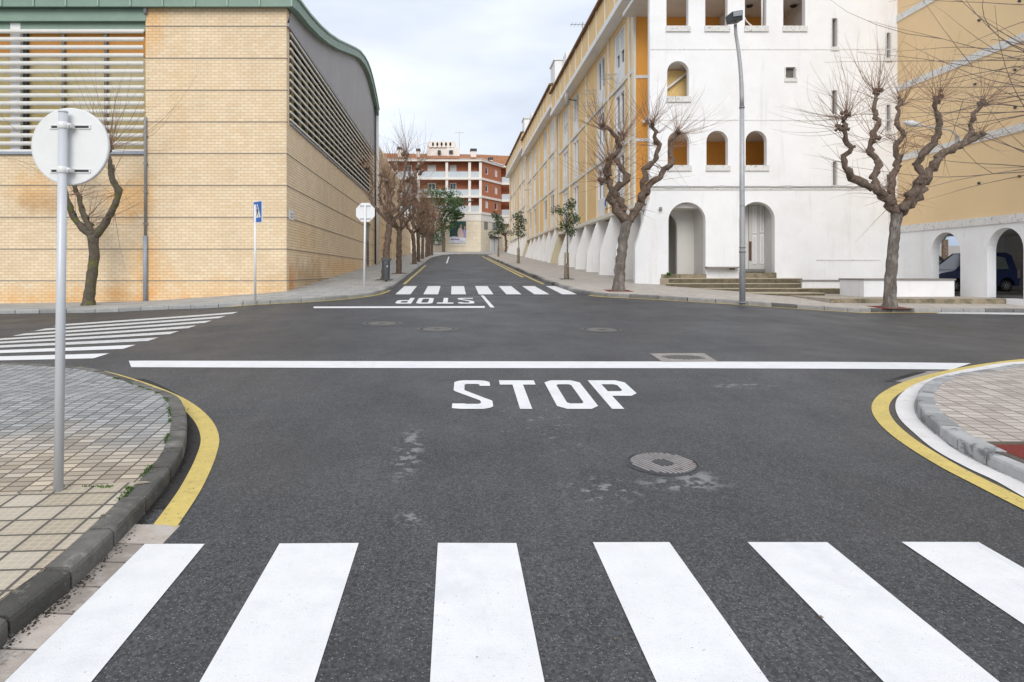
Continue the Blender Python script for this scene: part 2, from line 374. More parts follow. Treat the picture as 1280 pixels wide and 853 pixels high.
def kerb(pl, side, name, m, width=.16, h=.125, stone=.6, rr=rnd, kf=None):
    """kerb stones along the outer (road) edge line pl; side = +1 if the pavement is to the left of the line"""
    mb = MB(); L_ = [0]
    for a, b in zip(pl, pl[1:]): L_.append(L_[-1] + (b - a).length)
    def at(s):
        for i in range(len(pl) - 1):
            if s <= L_[i + 1] or i == len(pl) - 2:
                return pl[i].lerp(pl[i + 1], (s - L_[i]) / (L_[i + 1] - L_[i]))
    s = 0
    while s < L_[-1] - .05:
        e_ = min(L_[-1], s + stone * rr.uniform(.85, 1.2)); gp = .011
        n = max(1, int((e_ - s) / .25)); ti = rr.random(); hj = rr.uniform(-.006, .006)
        rows = []
        for k in range(n + 1):
            q = s + gp + (e_ - s - 2 * gp) * k / n; p = at(q); t = (at(min(L_[-1], q + .05)) - at(max(0, q - .05))).normalized()
            nn = Vector((-t.y, t.x)) * side
            h = kf(p.x, p.y) if kf else .125
            prof = [(0, -.06), (0, h - .03), (.008, h - .01), (.03, h), (width, h), (width, -.06)]
            rows.append([Vector(((p + nn * u).x, (p + nn * u).y, g((p + nn * u).x, (p + nn * u).y) + z + hj)) for u, z in prof])
        vs = [v for r_ in rows for v in r_]; m_ = 6; fs = []
        for i in range(n):
            for k in range(m_): fs.append((i * m_ + k, i * m_ + (k + 1) % m_, (i + 1) * m_ + (k + 1) % m_, (i + 1) * m_ + k))
        fs += [tuple(range(m_)), tuple(n * m_ + k for k in range(m_))]
        mb.add(vs, fs, tint=ti); s = e_
    return struct(mb.build(name, m))
# base sheet reaching the horizon
mb = MB(); xs = [-900, -300, -120, -60, -30, 0, 30, 60, 120, 300, 900]; ys = [-900, -200, -40, 0, 40, 80, 125, 200, 400, 900]
mb.add([(x, y, graw(x, y) - .9) for y in ys for x in xs], [(j * 11 + i, j * 11 + i + 1, (j + 1) * 11 + i + 1, (j + 1) * 11 + i) for j in range(9) for i in range(10)])
struct(mb.build('ground', mat('bare_ground', (.16, .14, .11), .95, .2, .2)))
road = struct(drape([(-58, -30), (58, -30), (58, 124), (-58, 124)], 0, 'road', M_asph, step=1.0))
# ---- road markings
def stripe(x0, x1, y0, y1, m=M_paint, dz=.005, name='crossing_stripe', jit=.006):
    j = lambda: rnd.uniform(-jit, jit)
    return drape([Vector((x0 + j(), y0 + j())), Vector((x1 + j(), y0 + j())), Vector((x1 + j(), y1 + j())), Vector((x0 + j(), y1 + j()))], dz, name, m, road)
for k, (a, b) in enumerate(((-1.965, -1.59), (-1.11, -.61), (-.11, .39), (.885, 1.38), (1.88, 2.385), (2.865, 3.36), (3.86, 4.3))):
    stripe(a, b, .4, 4.345 + .008 * k * (k < 4) + .024 * (k >= 4))
for k in range(7):
    stripe(-2.12 + k * 1.0, -1.59 + k * 1.0, 24.55, 29.0)
for k in range(8):
    y0 = 11.25 + k * 1.0; stripe(-10.05 - .1 * k, -5.95, y0, y0 + .5, M_paint if k in (0, 1) else M_paint_old)
l0 = PG([(161, 451.5), (1214, 454.5)]); l1 = PG([(164, 459.5), (1190, 462.5)])
drape([l0[0], PG([(500, 452)])[0], PG([(860, 452.5)])[0], l0[1], l1[1], PG([(860, 460.8)])[0], PG([(500, 460.6)])[0], l1[0]], .0045, 'stop_line', M_paint, road)
drape(PG([(392, 383.6), (606, 383), (606, 385.3), (392, 385.6)]), .005, 'stop_line', M_paint, road)
drape([Vector((.92, 24.4)), Vector((1.02, 24.4)), Vector((1.16, 19.7)), Vector((1.04, 19.7))], .005, 'centre_line', M_paint, road)
drape([Vector((-.72, 58)), Vector((-.6, 58)), Vector((-.6, 82)), Vector((-.72, 82))], .006, 'centre_line', M_paint, road)
LET = {
 'S': [[(0,.26),(0,.04),(.04,.02),(.12,0),(.36,0),(.44,.05),(.48,.12),(.48,.40),(.44,.47),(.40,.53),(.14,.98),(.14,1.32),(.17,1.36),(.31,1.36),(.34,1.32),(.34,1.24),(.48,1.24),(.48,1.48),(.43,1.56),(.36,1.6),(.12,1.6),(.05,1.56),(0,1.48),(0,.98+.0),(.03,.9),(.33,.42),(.34,.36),(.34,.28),(.31,.24),(.17,.24),(.14,.26)]],
 'T': [[(.17,0),(.31,0),(.31,1.32),(.48,1.32),(.48,1.6),(0,1.6),(0,1.32),(.17,1.32)]],
 'O': [[(.1,0),(.38,0),(.48,.14),(.48,1.46),(.38,1.6),(.1,1.6),(0,1.46),(0,.14)], [(.17,.26),(.14,.32),(.14,1.28),(.17,1.34),(.31,1.34),(.34,1.28),(.34,.32),(.31,.26)]],
 'P': [[(0,0),(.14,0),(.14,.66),(.38,.66),(.48,.80),(.48,1.46),(.38,1.6),(0,1.6)], [(.14,.92),(.14,1.34),(.30,1.34),(.34,1.28),(.34,.98),(.30,.92)]],
}
def lettering(x, y, sx, sy, flip, slant=.0):
    mb = MB()
    for k, ch in enumerate('STOP'):
        lp = LET[ch]
        def tr(p):
            u = (p[0] + k * .613) * sx; v = p[1] * sy
            if flip: u, v = -u, -v
            return (x + u + slant * v, y + v)
        loops = [[tr(p) for p in q] for q in lp]
        tri = tessellate_polygon([[Vector((p[0], p[1], 0)) for p in q] for q in loops]); flat = [p for q in loops for p in q]
        vs = [Vector((p[0], p[1], g(*p) + .005)) for p in flat]
        fs = []
        for t in tri:
            a, b, c = (vs[i] for i in t)
            fs.append(t if (b - a).cross(c - a).z > 0 else t[::-1])
        mb.add(vs, fs)
    return mb.build('stop_lettering', M_paint, road, fixn=False)
lettering(-.03, 7.83, 1.0, 1.0, False, .02)
lettering(.62, 23.0, 1.06, 1.3, True)
# yellow kerbside lines
yl = smooth_line(PG([(205, 660), (238, 612), (258, 570), (262, 545), (250, 522), (225, 502), (190, 486), (152, 473), (122, 465)]))
yw = [.055 + 0 * i for i in range(len(yl))]
drape(offset_line(yl, .085) + offset_line(yl, -.085)[::-1], .0055, 'edge_line', M_yel, road)
drape(PG([(90, 460), (100, 459), (123, 462.5), (112, 463.5)]), .0055, 'edge_line', M_yel, road)
yr = smooth_line(PG([(1300, 641), (1240, 611), (1180, 580), (1130, 548), (1105, 524), (1101, 506), (1115, 491), (1145, 477), (1190, 465), (1240, 456), (1300, 449)]))
drape(offset_line(yr, .085) + offset_line(yr, -.085)[::-1], .0065, 'edge_line', M_yel, road)
# far corners
KFL = [Vector(p) for p in ((-40, 22.9), (-20, 22.4), (-16.2, 22.3), (-12.5, 22.3), (-9.6, 21.9), (-7.3, 21.05), (-5.4, 21.1), (-4.2, 21.9), (-3.3, 23.1), (-2.75, 24.6), (-2.6, 26.6))]
KFL2 = [Vector(p) for p in ((-2.6, 26.6), (-2.5, 29.0), (-2.5, 40), (-2.5, 60), (-2.4, 74), (-1.9, 82), (-1.2, 88), (0, 92.5), (3, 95), (9, 96), (20, 96.5))]
kfl = smooth_line(KFL[:]) ; kfl2 = smooth_line(KFL2)
KFR = [Vector(p) for p in ((40, 22.1), (25, 22.1), (18.4, 22.1), (14.5, 22.0), (12, 21.75), (9.4, 21.75), (7.6, 22.2), (6.3, 22.75), (5.2, 23.5), (4.6, 25.0), (4.35, 27.5), (4.25, 30))]
KFR2 = [Vector(p) for p in ((4.25, 30), (4.2, 34), (4.1, 50), (4.0, 70), (4.1, 84), (4.6, 90), (6, 93.5), (9, 94.6), (20, 94.8))]
kfr = smooth_line(KFR); kfr2 = smooth_line(KFR2)
band([p for p in kfl if p.x > -7.2] , -.13, -.05, .0055, 'edge_line', M_yel, road)
band([p for p in kfl2 if 29.2 < p.y < 56], -.32, -.2, .0055, 'edge_line', M_yel, road)
band([p for p in kfr if p.x < 15.6 and p.y < 24.2], .02, .17, .0055, 'edge_line', M_yel, road)
band([p for p in kfr2 if 30 < p.y < 80], .22, .34, .0055, 'edge_line', M_yel, road)
band([p for p in kfr2 if 34 < p.y < 86], .5, .64, .0055, 'edge_line', M_yel, road)
drape(PG([(1178, 390), (1330, 392), (1330, 394.5), (1170, 392.2)]), .005, 'edge_line', M_paint_old, road)
# ---- pavements
M_kerbd = mat('dark_kerb_stone', (.105, .10, .09), .8, .3, 5, bump=.6, bscale=60, tintamt=.45, spots=[(3, .5, .62, (.055, .05, .04), .7), (9, .6, .7, (.30, .29, .26), .5)])
M_kerbl = mat('grey_kerb_stone', (.30, .30, .29), .8, .14, 5, bump=.2, bscale=60, tintamt=.22, spots=[(6, .55, .75, (.12, .12, .12), .5)])
M_kerbw = mat('mixed_kerb_stone', (.33, .33, .33), .8, .15, 5, bump=.2, bscale=60, tintamt=.3, spots=[(3.2, .54, .60, (.12, .125, .13), .8)])
M_kerbr = mat('dark_and_pale_kerb_stone', (.19, .185, .18), .8, .2, 5, bump=.2, bscale=60, tintamt=.75, spots=[(7, .6, .7, (.4, .38, .35), .5)])
PT = brickmat('pavement_tiles_far', 'f', (.31, .31, .30), (.42, .41, .39), (.17, .165, .16), .9, .6, .014, bump=.4)
PTR = brickmat('pavement_slabs_right', 'f', (.40, .36, .32), (.47, .43, .38), (.24, .21, .19), .4, .4, .01, bump=.3)
PTN = brickmat('pavement_tiles_near', 'f', (.21, .21, .21), (.38, .385, .385), (.085, .085, .08), .15, .1, .009, bump=.8, offset=0, rot=R(-5), wash=(6.9, 5.4, (1.45, 1.2, .92), 1.0))
PTB = brickmat('beige_grooved_tiles', 'f', (.35, .295, .22), (.46, .41, .335), (.10, .09, .075), .23, .23, .011, bump=.8, offset=0, rot=R(-4), grooves=(.0575, .4, (.58, .50, .38), .006))
PTP = brickmat('pale_pavement_slabs', 'f', (.36, .31, .27), (.54, .48, .43), (.15, .13, .115), .2, .13, .008, bump=.6, offset=0, rot=R(10))
KH = .125
# near left
nl = PG([(-60, 893), (0, 814), (40, 780), (80, 748), (120, 710), (156, 672), (182, 643), (200, 620), (220, 592), (231, 568), (234, 545), (232, 525), (222, 506), (200, 490), (175, 478), (150, 470), (124, 463), (90, 459), (40, 456), (-40, 454.5), (-400, 452)])
nl = smooth_line(nl, 4)
kerb([p for p in nl], 1, 'kerb', M_kerbd, width=.15, stone=.55, kf=khn)
inn = offset_line(nl, .15)
pav_edge = [Vector((inn[0].x - .0, -6))] + inn + [Vector((-40, inn[-1].y)), Vector((-40, -6))]
struct(drape(pav_edge, 0, 'pavement', PTN, hgt=lambda x, y: g(x, y) + khn(x, y) - .004))
# the beige band of grooved tiles along the crossing and a cream strip along the cross street
bb = PG([(0, 780), (60, 727), (120, 665), (176, 606), (200, 577)], KH)
bi = offset_line(nl, .158)
b_in = [p for p in bi if p.y < 5.2]
far_edge = PG([(190, 603), (140, 604), (88, 612), (40, 616), (0, 618), (-80, 622)], KH)
struct(drape([Vector((b_in[0].x, -3))] + b_in + far_edge + [Vector((-5.5, far_edge[-1].y)), Vector((-5.5, -3))], KH + .001, 'tile_band', PTB))
M_cream = mat('cream_edge_slabs', (.47, .42, .36), .85, .12, 2, bump=.15, bscale=50, spots=[(3, .5, .7, (.3, .26, .2), .5)])
ce = [p for p in bi if p.y > 9.0]

# gutter slabs between kerb and first stripe
mb = MB(); y = .3
while y < 4.45:
    h_ = rnd.uniform(.27, .31); h_ = 4.35 - y if y < 4.34 < y + h_ + .12 else h_; x0 = -2.31; x1 = -1.972
    if y > 4.34: x1 = -1.86
    z0 = g(0, y) + .004; z1 = g(0, y + h_ - .018) + .004
    mb.add([(x0, y, z0 + .012), (x1, y, z0), (x1, y + h_ - .018, z1), (x0, y + h_ - .018, z1 + .012), (x0, y, z0 - .03), (x1, y, z0 - .03), (x1, y + h_ - .018, z1 - .03), (x0, y + h_ - .018, z1 - .03)], [(0,1,2,3),(0,1,5,4),(1,2,6,5),(2,3,7,6),(3,0,4,7)], tint=rnd.random()); y += h_
struct(mb.build('gutter_slabs', mat('reddish_gutter_stone', (.37, .32, .28), .85, .15, 7, bump=.4, bscale=70, tintamt=.3, spots=[(6, .5, .64, (.5, .46, .43), .6), (8, .62, .7, (.08, .07, .06), .7)])))
struct(drape([p for p in offset_line(nl, -.0) if 4.9 < p.y < 9.6] + [p for p in offset_line(nl, -.13) if 4.9 < p.y < 9.6][::-1], .004, 'gutter_dirt', mat('dark_gutter_dirt', (.028, .026, .024), .95, .4, 20, bump=.5, bscale=90)))
# dirt, leaves and moss along the near left kerb
mb = MB(); lo_ = offset_line(nl, -.03)
for i in range(900):
    k = rnd.randrange(4, len(nl) - 34); p = nl[k].lerp(nl[k + 1], rnd.random()); t = (nl[k + 1] - nl[k]).normalized(); p = p + Vector((t.y, -t.x)) * abs(rnd.gauss(0, .03)); s_ = rnd.uniform(.003, .009); a = rnd.random() * 6.28
    z = g(p.x, p.y) + .004 + rnd.random() * .006
    mb.add([(p.x + math.cos(a + q) * s_, p.y + math.sin(a + q) * s_ * 1.2, z + rnd.random() * .006) for q in (0, 1.6, 3.1, 4.7)], [(0, 1, 2, 3)], tint=rnd.random())
o = mb.build('gutter_litter', mat('dead_leaf_litter', (.035, .028, .02), .95, .3, 20, tintamt=.6), fixn=False); o['kind'] = 'stuff'
mb = MB()
for i in range(2600):
    k = rnd.randrange(20, len(nl) - 22); p = nl[k].lerp(nl[k + 1], rnd.random()); t = (nl[k + 1] - nl[k]).normalized()
    if noise.noise(Vector((p.x * 4, p.y * 4, 3))) < .02: continue
    p = p + Vector((-t.y, t.x)) * (.158 + rnd.gauss(0, .012)); s_ = rnd.uniform(.004, .010)
    a = rnd.random() * 6.28; z = g(p.x, p.y) + khn(p.x, p.y) - .004
    mb.add([(p.x - math.cos(a) * s_ * .5, p.y - math.sin(a) * s_ * .5, z), (p.x + math.cos(a) * s_ * .5, p.y + math.sin(a) * s_ * .5, z), (p.x + rnd.gauss(0, s_), p.y + rnd.gauss(0, s_), z + s_ * 2.2)], [(0, 1, 2)], tint=rnd.random())
for i in range(500):
    t = rnd.random(); p = G(60 + 130 * rnd.random(), 611 + rnd.gauss(0, 1) - 1, KH).to_2d()
    if noise.noise(Vector((p.x * 6, p.y * 6, 9))) < .1: continue
    s_ = .01; z = g(p.x, p.y) + KH
    mb.add([(p.x - s_ * .5, p.y, z), (p.x + s_ * .5, p.y, z), (p.x + rnd.gauss(0, s_), p.y + rnd.gauss(0, s_), z + .016)], [(0, 1, 2)], tint=rnd.random())
o = mb.build('moss', mat('green_moss', (.05, .11, .015), .9, .3, 20, tintamt=.5), fixn=False); o['kind'] = 'stuff'
# near right
nr = smooth_line([Vector((4.75, -6)), Vector((4.75, 0)), Vector((4.72, 3.5))] + PG([(1420, 669), (1340, 637), (1280, 605), (1240, 587), (1200, 566), (1172, 545), (1152, 527), (1145, 511), (1149, 498), (1165, 485), (1200, 472), (1240, 463), (1300, 455), (1500, 448)]), 4)
kerb(nr, -1, 'kerb', M_kerbw, width=.17, stone=.5, kf=lambda x, y: .125 - .085 * ss(8.9, 10.2, y))
inn = offset_line(nr, -.16)
struct(drape([Vector((40, inn[0].y - 3))][:0] + inn + [Vector((40, inn[-1].y)), Vector((40, inn[0].y - 3))], 0, 'pavement', PTP, hgt=lambda x, y: g(x, y) + .121 - .085 * ss(8.9, 10.2, y)))
struct(drape(offset_line(nr, .02) + offset_line(nr, .20)[::-1], .012, 'gutter_strip', mat('white_gutter_stone', (.66, .64, .63), .8, .08, 4, bump=.3, bscale=50, spots=[(6, .58, .72, (.36, .28, .24), .6)])))
struct(drape(offset_line(nr, .195) + offset_line(nr, .30)[::-1], .004, 'gutter_edge', mat('dark_gutter_edge', (.07, .062, .055), .9, .3, 9)))
# far left pavement
PFL = offset_line(kfl, .15); PFL2 = offset_line(kfl2, .15)
gapL = []
kerb(kfl, 1, 'kerb', M_kerbl, width=.16, stone=.9)
kerb(kfl2, 1, 'kerb', M_kerbl, width=.16, stone=.9)
struct(drape(PFL + PFL2[1:] + [Vector((20, 113)), Vector((-8, 113)), Vector((-8, 40)), Vector((-40, 40))], KH - .004, 'pavement', PT))
# far right pavement
PFR = offset_line(kfr, -.15); PFR2 = offset_line(kfr2, -.15)
kerb(kfr + kfr2[1:], -1, 'kerb', M_kerbr, width=.16, stone=.8)
struct(drape(PFR + PFR2[1:] + [Vector((20, 99)), Vector((40, 99)), Vector((40, 22.3))], KH - .004, 'pavement', PTR))
M_step = mat('mossy_concrete', (.30, .25, .17), .92, .2, 1.5, bump=.5, bscale=30, spots=[(2.4, .44, .6, (.10, .085, .05), .75), (8, .56, .66, (.055, .05, .03), .6)])
# plaza strip in front of the arcade (one step up)
mb = MB(); mb.box(13.2, 30, 24.0, 29.9, .3, 1.0); pz = MB(); pz.box(13.2, 30, 23.93, 23.997, .3, .985); struct(pz.build('plaza_edge', M_step)); struct(mb.build('plaza', mat('plaza_concrete', (.40, .35, .29), .9, .12, 1.5, bump=.2, bscale=40, spots=[(2, .5, .7, (.2, .17, .13), .5)])))
# ---- manhole covers and grates
def manhole(px, py, r, label, m, rib=True, collar=0):
    c = G(px, py); n = Vector((0, -SL, 1)).normalized()
    t = thing('manhole_cover', label, 'manhole cover', c, 'manhole covers in the junction')
    def circ(rr, dz, k=36): return [c + Vector((rr * math.cos(2 * math.pi * i / k), rr * math.sin(2 * math.pi * i / k), g(c.x, c.y + 0) * 0 + SL * rr * math.sin(2 * math.pi * i / k) + dz)) for i in range(k)]
    def ring(r0, r1, z0, z1, nm, mm):
        mb = MB(); a = circ(r0, z0); b = circ(r1, z1); k = len(a)
        mb.add(a + b, [(i, (i + 1) % k, k + (i + 1) % k, k + i) for i in range(k)], smooth=False); return mb.build(nm, mm, t)
    ring(r * .965, r * 1.03, .009, .005, 'frame', M_iron2)
    mb = MB(); mb.add(circ(r * .935, .007), [tuple(range(36))])
    if rib:
        lid = mb.build('lid', M_iron2, t); mb = MB()
        a = R(-62); d = Vector((math.cos(a), math.sin(a), 0)); q = Vector((-d.y, d.x, 0)); nb = 14
        for i in range(nb):
            s_ = (i - (nb - 1) / 2) * (2 * r * .88 / nb); hl = math.sqrt(max(0, (r * .88) ** 2 - s_ * s_))
            for (u0, u1) in ([(-hl, hl)] if abs(s_) > r * .27 else [(-hl, -math.sqrt((r * .3) ** 2 - s_ * s_)), (math.sqrt((r * .3) ** 2 - s_ * s_), hl)]):
                a0 = c + d * u0 + q * s_; a1 = c + d * u1 + q * s_
                a0.z += SL * (a0.y - c.y) + .010; a1.z += SL * (a1.y - c.y) + .010
                mb.beam(a0, a1, r * .066, .008)
    lid = mb.build('lid' if not rib else 'ribs', m, t if not rib else lid)
    ring(0.001, r * .24, .013, .010, 'centre_plate', M_iron2)
    if collar: ring(r * 1.06, r * 1.06 + collar, .005, .004, 'collar', mat('manhole_collar', (.10, .10, .10), .9, .2, 10))
    return t
M_iron = mat('worn_cast_iron', (.31, .29, .285), .55, .2, 12, metal=.25, spots=[(9, .58, .68, (.16, .07, .03), .6)])
M_iron2 = mat('dark_cast_iron', (.06, .06, .065), .55, .2, 12, metal=.3)
M_iron3 = mat('dusty_cast_iron', (.13, .12, .11), .8, .2, 8)
manhole(828.5, 580, .305, 'ribbed round manhole cover amid cement splashes in front of the near crossing', M_iron)
manhole(547, 411.5, .36, 'round grey manhole cover in the middle of the junction, nearer of the left two', M_iron3, False, .1)
manhole(478, 404.5, .36, 'round brown manhole cover in the junction, farthest left of them all', M_iron3, False, .1)
manhole(752, 412.5, .36, 'faint dark manhole cover right of the middle of the junction', M_iron3, False, .06)
# square frame with slotted drain before the stop line
pp = [G(*q) for q in ((812, 442.3), (880, 442), (897, 452.6), (828, 453))]
t = thing('drain_cover', 'slotted drain cover in a pale concrete square touching the stop line', 'drain cover', sum(pp, Vector()) / 4)
mb = MB(); mb.add([p + Vector((0, 0, .006)) for p in pp], [(0, 3, 2, 1)]); mb.build('frame', mat('drain_concrete', (.27, .25, .23), .9, .15, 8, bump=.3), t, fixn=False)
cc = sum(pp, Vector()) / 4; mb = MB()
for k in range(9):
    x = cc.x - .28 + k * .07; hl = .20 * math.sqrt(max(.05, 1 - ((k - 4) / 5) ** 2))
    mb.beam((x - .02, cc.y + hl, g(x, cc.y + hl) + .008), (x + .03, cc.y - hl, g(x, cc.y - hl) + .008), .042, .004)
mb.build('slots', M_dark, t)
pp = [G(*q) for q in ((1104, 477), (1147, 465.5), (1178, 463.5), (1138, 478.5))]
t = thing('road_gully', 'dark gully grate beside the yellow line on the right', 'gully grate', sum(pp, Vector()) / 4)
mb = MB(); mb.add([p + Vector((0, 0, .005)) for p in pp], [(0, 3, 2, 1)]); mb.build('frame', MATS['drain_concrete'], t, fixn=False)
mb = MB()
for k in range(13):
    a = pp[0].lerp(pp[1], (k + .4) / 13.5); b = a.lerp(pp[3].lerp(pp[2], (k + .4) / 13.5), .42); mb.beam(a + Vector((0, 0, .0075)), b + Vector((0, 0, .0075)), .035, .004)
mb.build('grating', M_black, t)
# slotted channel across the far street
t = thing('drain_channel', 'dark slotted drainage channel running across the far street by the crossing', 'drain', (1, 24.1, g(1, 24.1)))
mb = MB(); mb.box(-2.4, 4.5, 24.0, 24.28, g(0, 24.1) - .02, g(0, 24.1) + .013); mb.build('frame', mat('channel_concrete', (.12, .12, .12), .9, .1, 8), t)
mb = MB()
for k in range(52):
    x = -2.3 + k * .13; mb.box(x, x + .085, 24.02, 24.26, g(0, 24.1) + .0, g(0, 24.1) + .0165)
mb.build('grating', M_black, t)
# tree pits
def pit(c, s, m, name='tree_pit'):
    poly = [Vector((c[0] - s, c[1] - s)), Vector((c[0] + s, c[1] - s)), Vector((c[0] + s, c[1] + s)), Vector((c[0] - s, c[1] + s))]
    return struct(drape(poly, KH + .003, name, m))
M_redg = mat('red_pit_gravel', (.20, .022, .012), .95, .5, 60, bump=.9, bscale=120)
M_soil = mat('pit_soil', (.10, .08, .06), .95, .3, 20, bump=.5, bscale=60)
# ================================================================ LEFT BRICK HALL
YL = 25.0; XL = -6.15
HX, HZ = .27, .106
def bstains(l): return l
OR = (1.0, .76, .48); GR = (.84, .77, .66)
def S(px, py, rx, rz, col, k, nsc=1.5): 
    p = W(px, py, YL); return ((p.x, p.y, p.z), (rx, 2, rz), col, k, nsc)
brick_f = brickmat('cream_brick_front', 'x', (.78, .60, .385), (.84, .69, .48), (.60, .45, .285), HX, HZ, .010, bump=.5, zshift=-.03, stains=[
    S(160, 245, 1.2, 1.1, OR, .8), S(40, 235, 1.5, .7, OR, .6), S(190, 25, .8, 1.5, OR, .7), S(185, 330, .9, 2.0, OR, .8), S(250, 366, 6, .7, OR, .4), S(90, 375, 6, .6, OR, .8), S(60, 255, 1.6, .5, (.7, .55, .38), .7), S(345, 350, 1, 1.0, GR, .3), S(225, 120, .5, 4, OR, .15)])
def SY(px, py, ry, rz, col, k, nsc=1.2):
    Y = XL * F / (px - CX); return ((XL, Y, ZY(py, Y)), (2, ry, rz), col, k, nsc)
brick_s = brickmat('cream_brick_side', 'y', (.82, .64, .42), (.88, .73, .52), (.56, .41, .26), HX, HZ, .010, bump=.5, zshift=-.03, stains=[
    SY(385, 350, 5, 1.0, (.6, .5, .38), .7), SY(430, 335, 10, .8, OR, .6), SY(362, 355, 1.4, 1.0, (1, .6, .35), .8), SY(380, 300, 5, 1.2, (.85, .72, .5), .5), SY(480, 300, 12, 3, OR, .4)])
M_green = mat('green_roof_metal', (.20, .30, .235), .5, .08, 2, bump=.05, spots=[(6, .6, .8, (.38, .46, .40), .5)])
M_greend = mat('dull_green_beam', (.23, .33, .26), .6, .08, 2)
M_clad = mat('grey_corrugated_cladding', (.50, .49, .50), .55, .06, .6, wave=(1, .19, .045))
M_slat = mat('cream_louvre_slat', (.76, .75, .70), .5, .05, 3)
M_slatd = mat('weathered_louvre_slat', (.80, .78, .70), .5, .1, 3)
M_str = mat('grey_string_course', (.26, .24, .22), .8, .15, 6)
M_bluegrey = mat('blue_grey_pipe', (.30, .34, .40), .5, .1, 3)
bh = thing('brick_hall', 'large cream brick hall with white louvres and wavy green metal roof edge', 'building', (XL, YL, g(XL, YL)))
zs = [ZY(y, YL) for y in (33, 73, 113, 152.6, 192, 232, 272, 311.6, 351)]
XW = (182 - CX) / F * YL; zb = ZY(193.5, YL); ztop = ZY(8, YL)
mb = MB(); mb.slab([(-40, -2), (XL, -2), (XL, ztop), (XW, ztop), (XW, zb), (-40, zb)], [], (0, YL, 0), (1,0,0), (0,0,1), (0,1,0), .42)
mb.build('front_wall', brick_f, bh)
yd0, yd1 = 47.7, 50.3
mb = MB(); mb.slab([(YL + .42, -1), (yd0, -1), (yd0, 5.45), (yd1, 5.45), (yd1, -1), (53.2, -1), (53.2, 11), (51.6, 11), (51.6, 7.42), (YL + .42, 7.42)], [], (XL, 0, 0), (0,1,0), (0,0,1), (-1,0,0), .42)
mb.slab([(53.2, 0), (78, 0), (78, 12.4), (53.2, 12.4)], [], (XL - .12, 0, 0), (0,1,0), (0,0,1), (-1,0,0), .4)
mb.slab([(78, 0), (96, 0), (96, 8.6), (78, 8.6)], [], (XL, 0, 0), (0,1,0), (0,0,1), (-1,0,0), .4)
mb.box(-20, XL - .4, 95.6, 96, 0, 8.6)
mb.build('side_wall', brick_s, bh)
mb = MB()
for z in zs:
    mb.box(XW if z > zb else -40, XL + .02, YL - .018, YL + .1, z - .012, z + .012)
    if z < 7.3: mb.box(XL - .1, XL + .018, YL, yd0, z - .012, z + .012); mb.box(XL - .1, XL + .018, yd1, 53.2, z - .012, z + .012) if z > 0 else 0; mb.box(XL - .1, XL + .02, 78, 96, z - .012, z + .012)
for z in [2.6 + 1.163 * k for k in range(9)]: mb.box(XL - .2, XL - .10, 53.2, 78, z - .012, z + .012)
mb.build('string_course', M_str, bh)
mb = MB()
for y in (57, 61, 65, 69, 73, 77): mb = MB(); mb.box(XL - .16, XL - .02, y, y + .22, 1, 12.2); mb.build('pilaster', mat('pale_pilaster', (.72, .58, .40), .85, .08, 2), bh)
# roof: swept wave profile
prof = [(24.75, 11.98), (25.8, 12.16), (27.6, 12.33), (29.7, 12.63), (31.9, 13.03), (34.5, 13.62), (37.5, 14.4), (40, 15.05), (42.3, 15.6), (44.5, 15.93), (46, 16.05), (47.5, 16.02), (49, 15.8), (50.2, 15.5), (51.6, 15.1), (53, 14.5)]
mb = MB(); X0 = -5.86
pp_ = [Vector(p) for p in prof]; low = [Vector((p[0], p[1] - .42)) for p in prof]; ov = pp_ + low[::-1]
mb.slab([(p.x, p.y) for p in ov], [], (X0, 0, 0), (0,1,0), (0,0,1), (-1,0,0), 34)
mb.build('roof', M_green, bh)
mb = MB()
up = [Vector((p[0], p[1] + .07)) for p in prof]; lo = [Vector((p[0], p[1] - .02)) for p in prof]
mb.slab([(p.x, p.y) for p in up + lo[::-1]], [], (X0 + .06, 0, 0), (0,1,0), (0,0,1), (-1,0,0), .3)
mb.box(-40, X0 + .06, 24.66, 24.9, 11.97, 12.06)
for x in [X0 - .06 - 1.17 * k for k in range(30)]: mb.box(x, x + .05, 24.70, 24.76, 11.56, 12.03)
mb.build('gutter', mat('pale_green_gutter', (.30, .42, .34), .5, .08, 3), bh)
mb = MB()
for a, b in zip(prof[1:], prof[2:]):
    pass
cl = [(YL + .02, 11.0), (53.1, 11.0)] + [(y, z - .3) for y, z in prof[::-1] if y > YL]
mb.slab(cl, [], (XL, 0, 0), (0,1,0), (0,0,1), (-1,0,0), .15); mb.build('cladding', M_clad, bh)
mb = MB(); mb.box(-40, XW + .02, YL - .02, YL + .5, ZY(26.5, YL), ZY(11, YL)); mb.box(-40, XW - .02, YL + .16, YL + .5, ZY(36.5, YL), ZY(27, YL)); mb.box(-40, XL, YL + .0, YL + .4, ztop + .003, 11.6)
mb.build('beam', M_greend, bh)
# louvres in front
mb = MB(); n = 16
for k in range(n):
    z = ZY(38.5 + k * 10.0, YL); t = rnd.random()
    mb.box(-40, XW - rnd.uniform(.01, .08), YL - .06, YL + .02, z - .045, z + .035, t)
    mb.hexa([(-40, YL - .06, z - .075), (XW - .06, YL - .06, z - .075), (XW - .06, YL - .02, z - .11), (-40, YL - .02, z - .11)], [(-40, YL - .06, z - .055), (XW - .06, YL - .06, z - .055), (XW - .06, YL - .02, z - .095), (-40, YL - .02, z - .095)], t)
mb.build('louvre', M_slat, bh)
mb = MB(); mb.box(-40, XW, YL - .1, YL + .42, zb + .004, zb + .1); mb.build('sill', M_bluegrey, bh)
M_olive = mat('olive_glazing', (.62, .50, .22), .35, .2, .35, spots=[(.4, .45, .7, (.80, .74, .52), .8)], spec=.4)
M_orange = mat('orange_blind', (.75, .36, .08), .6, .1, .6)
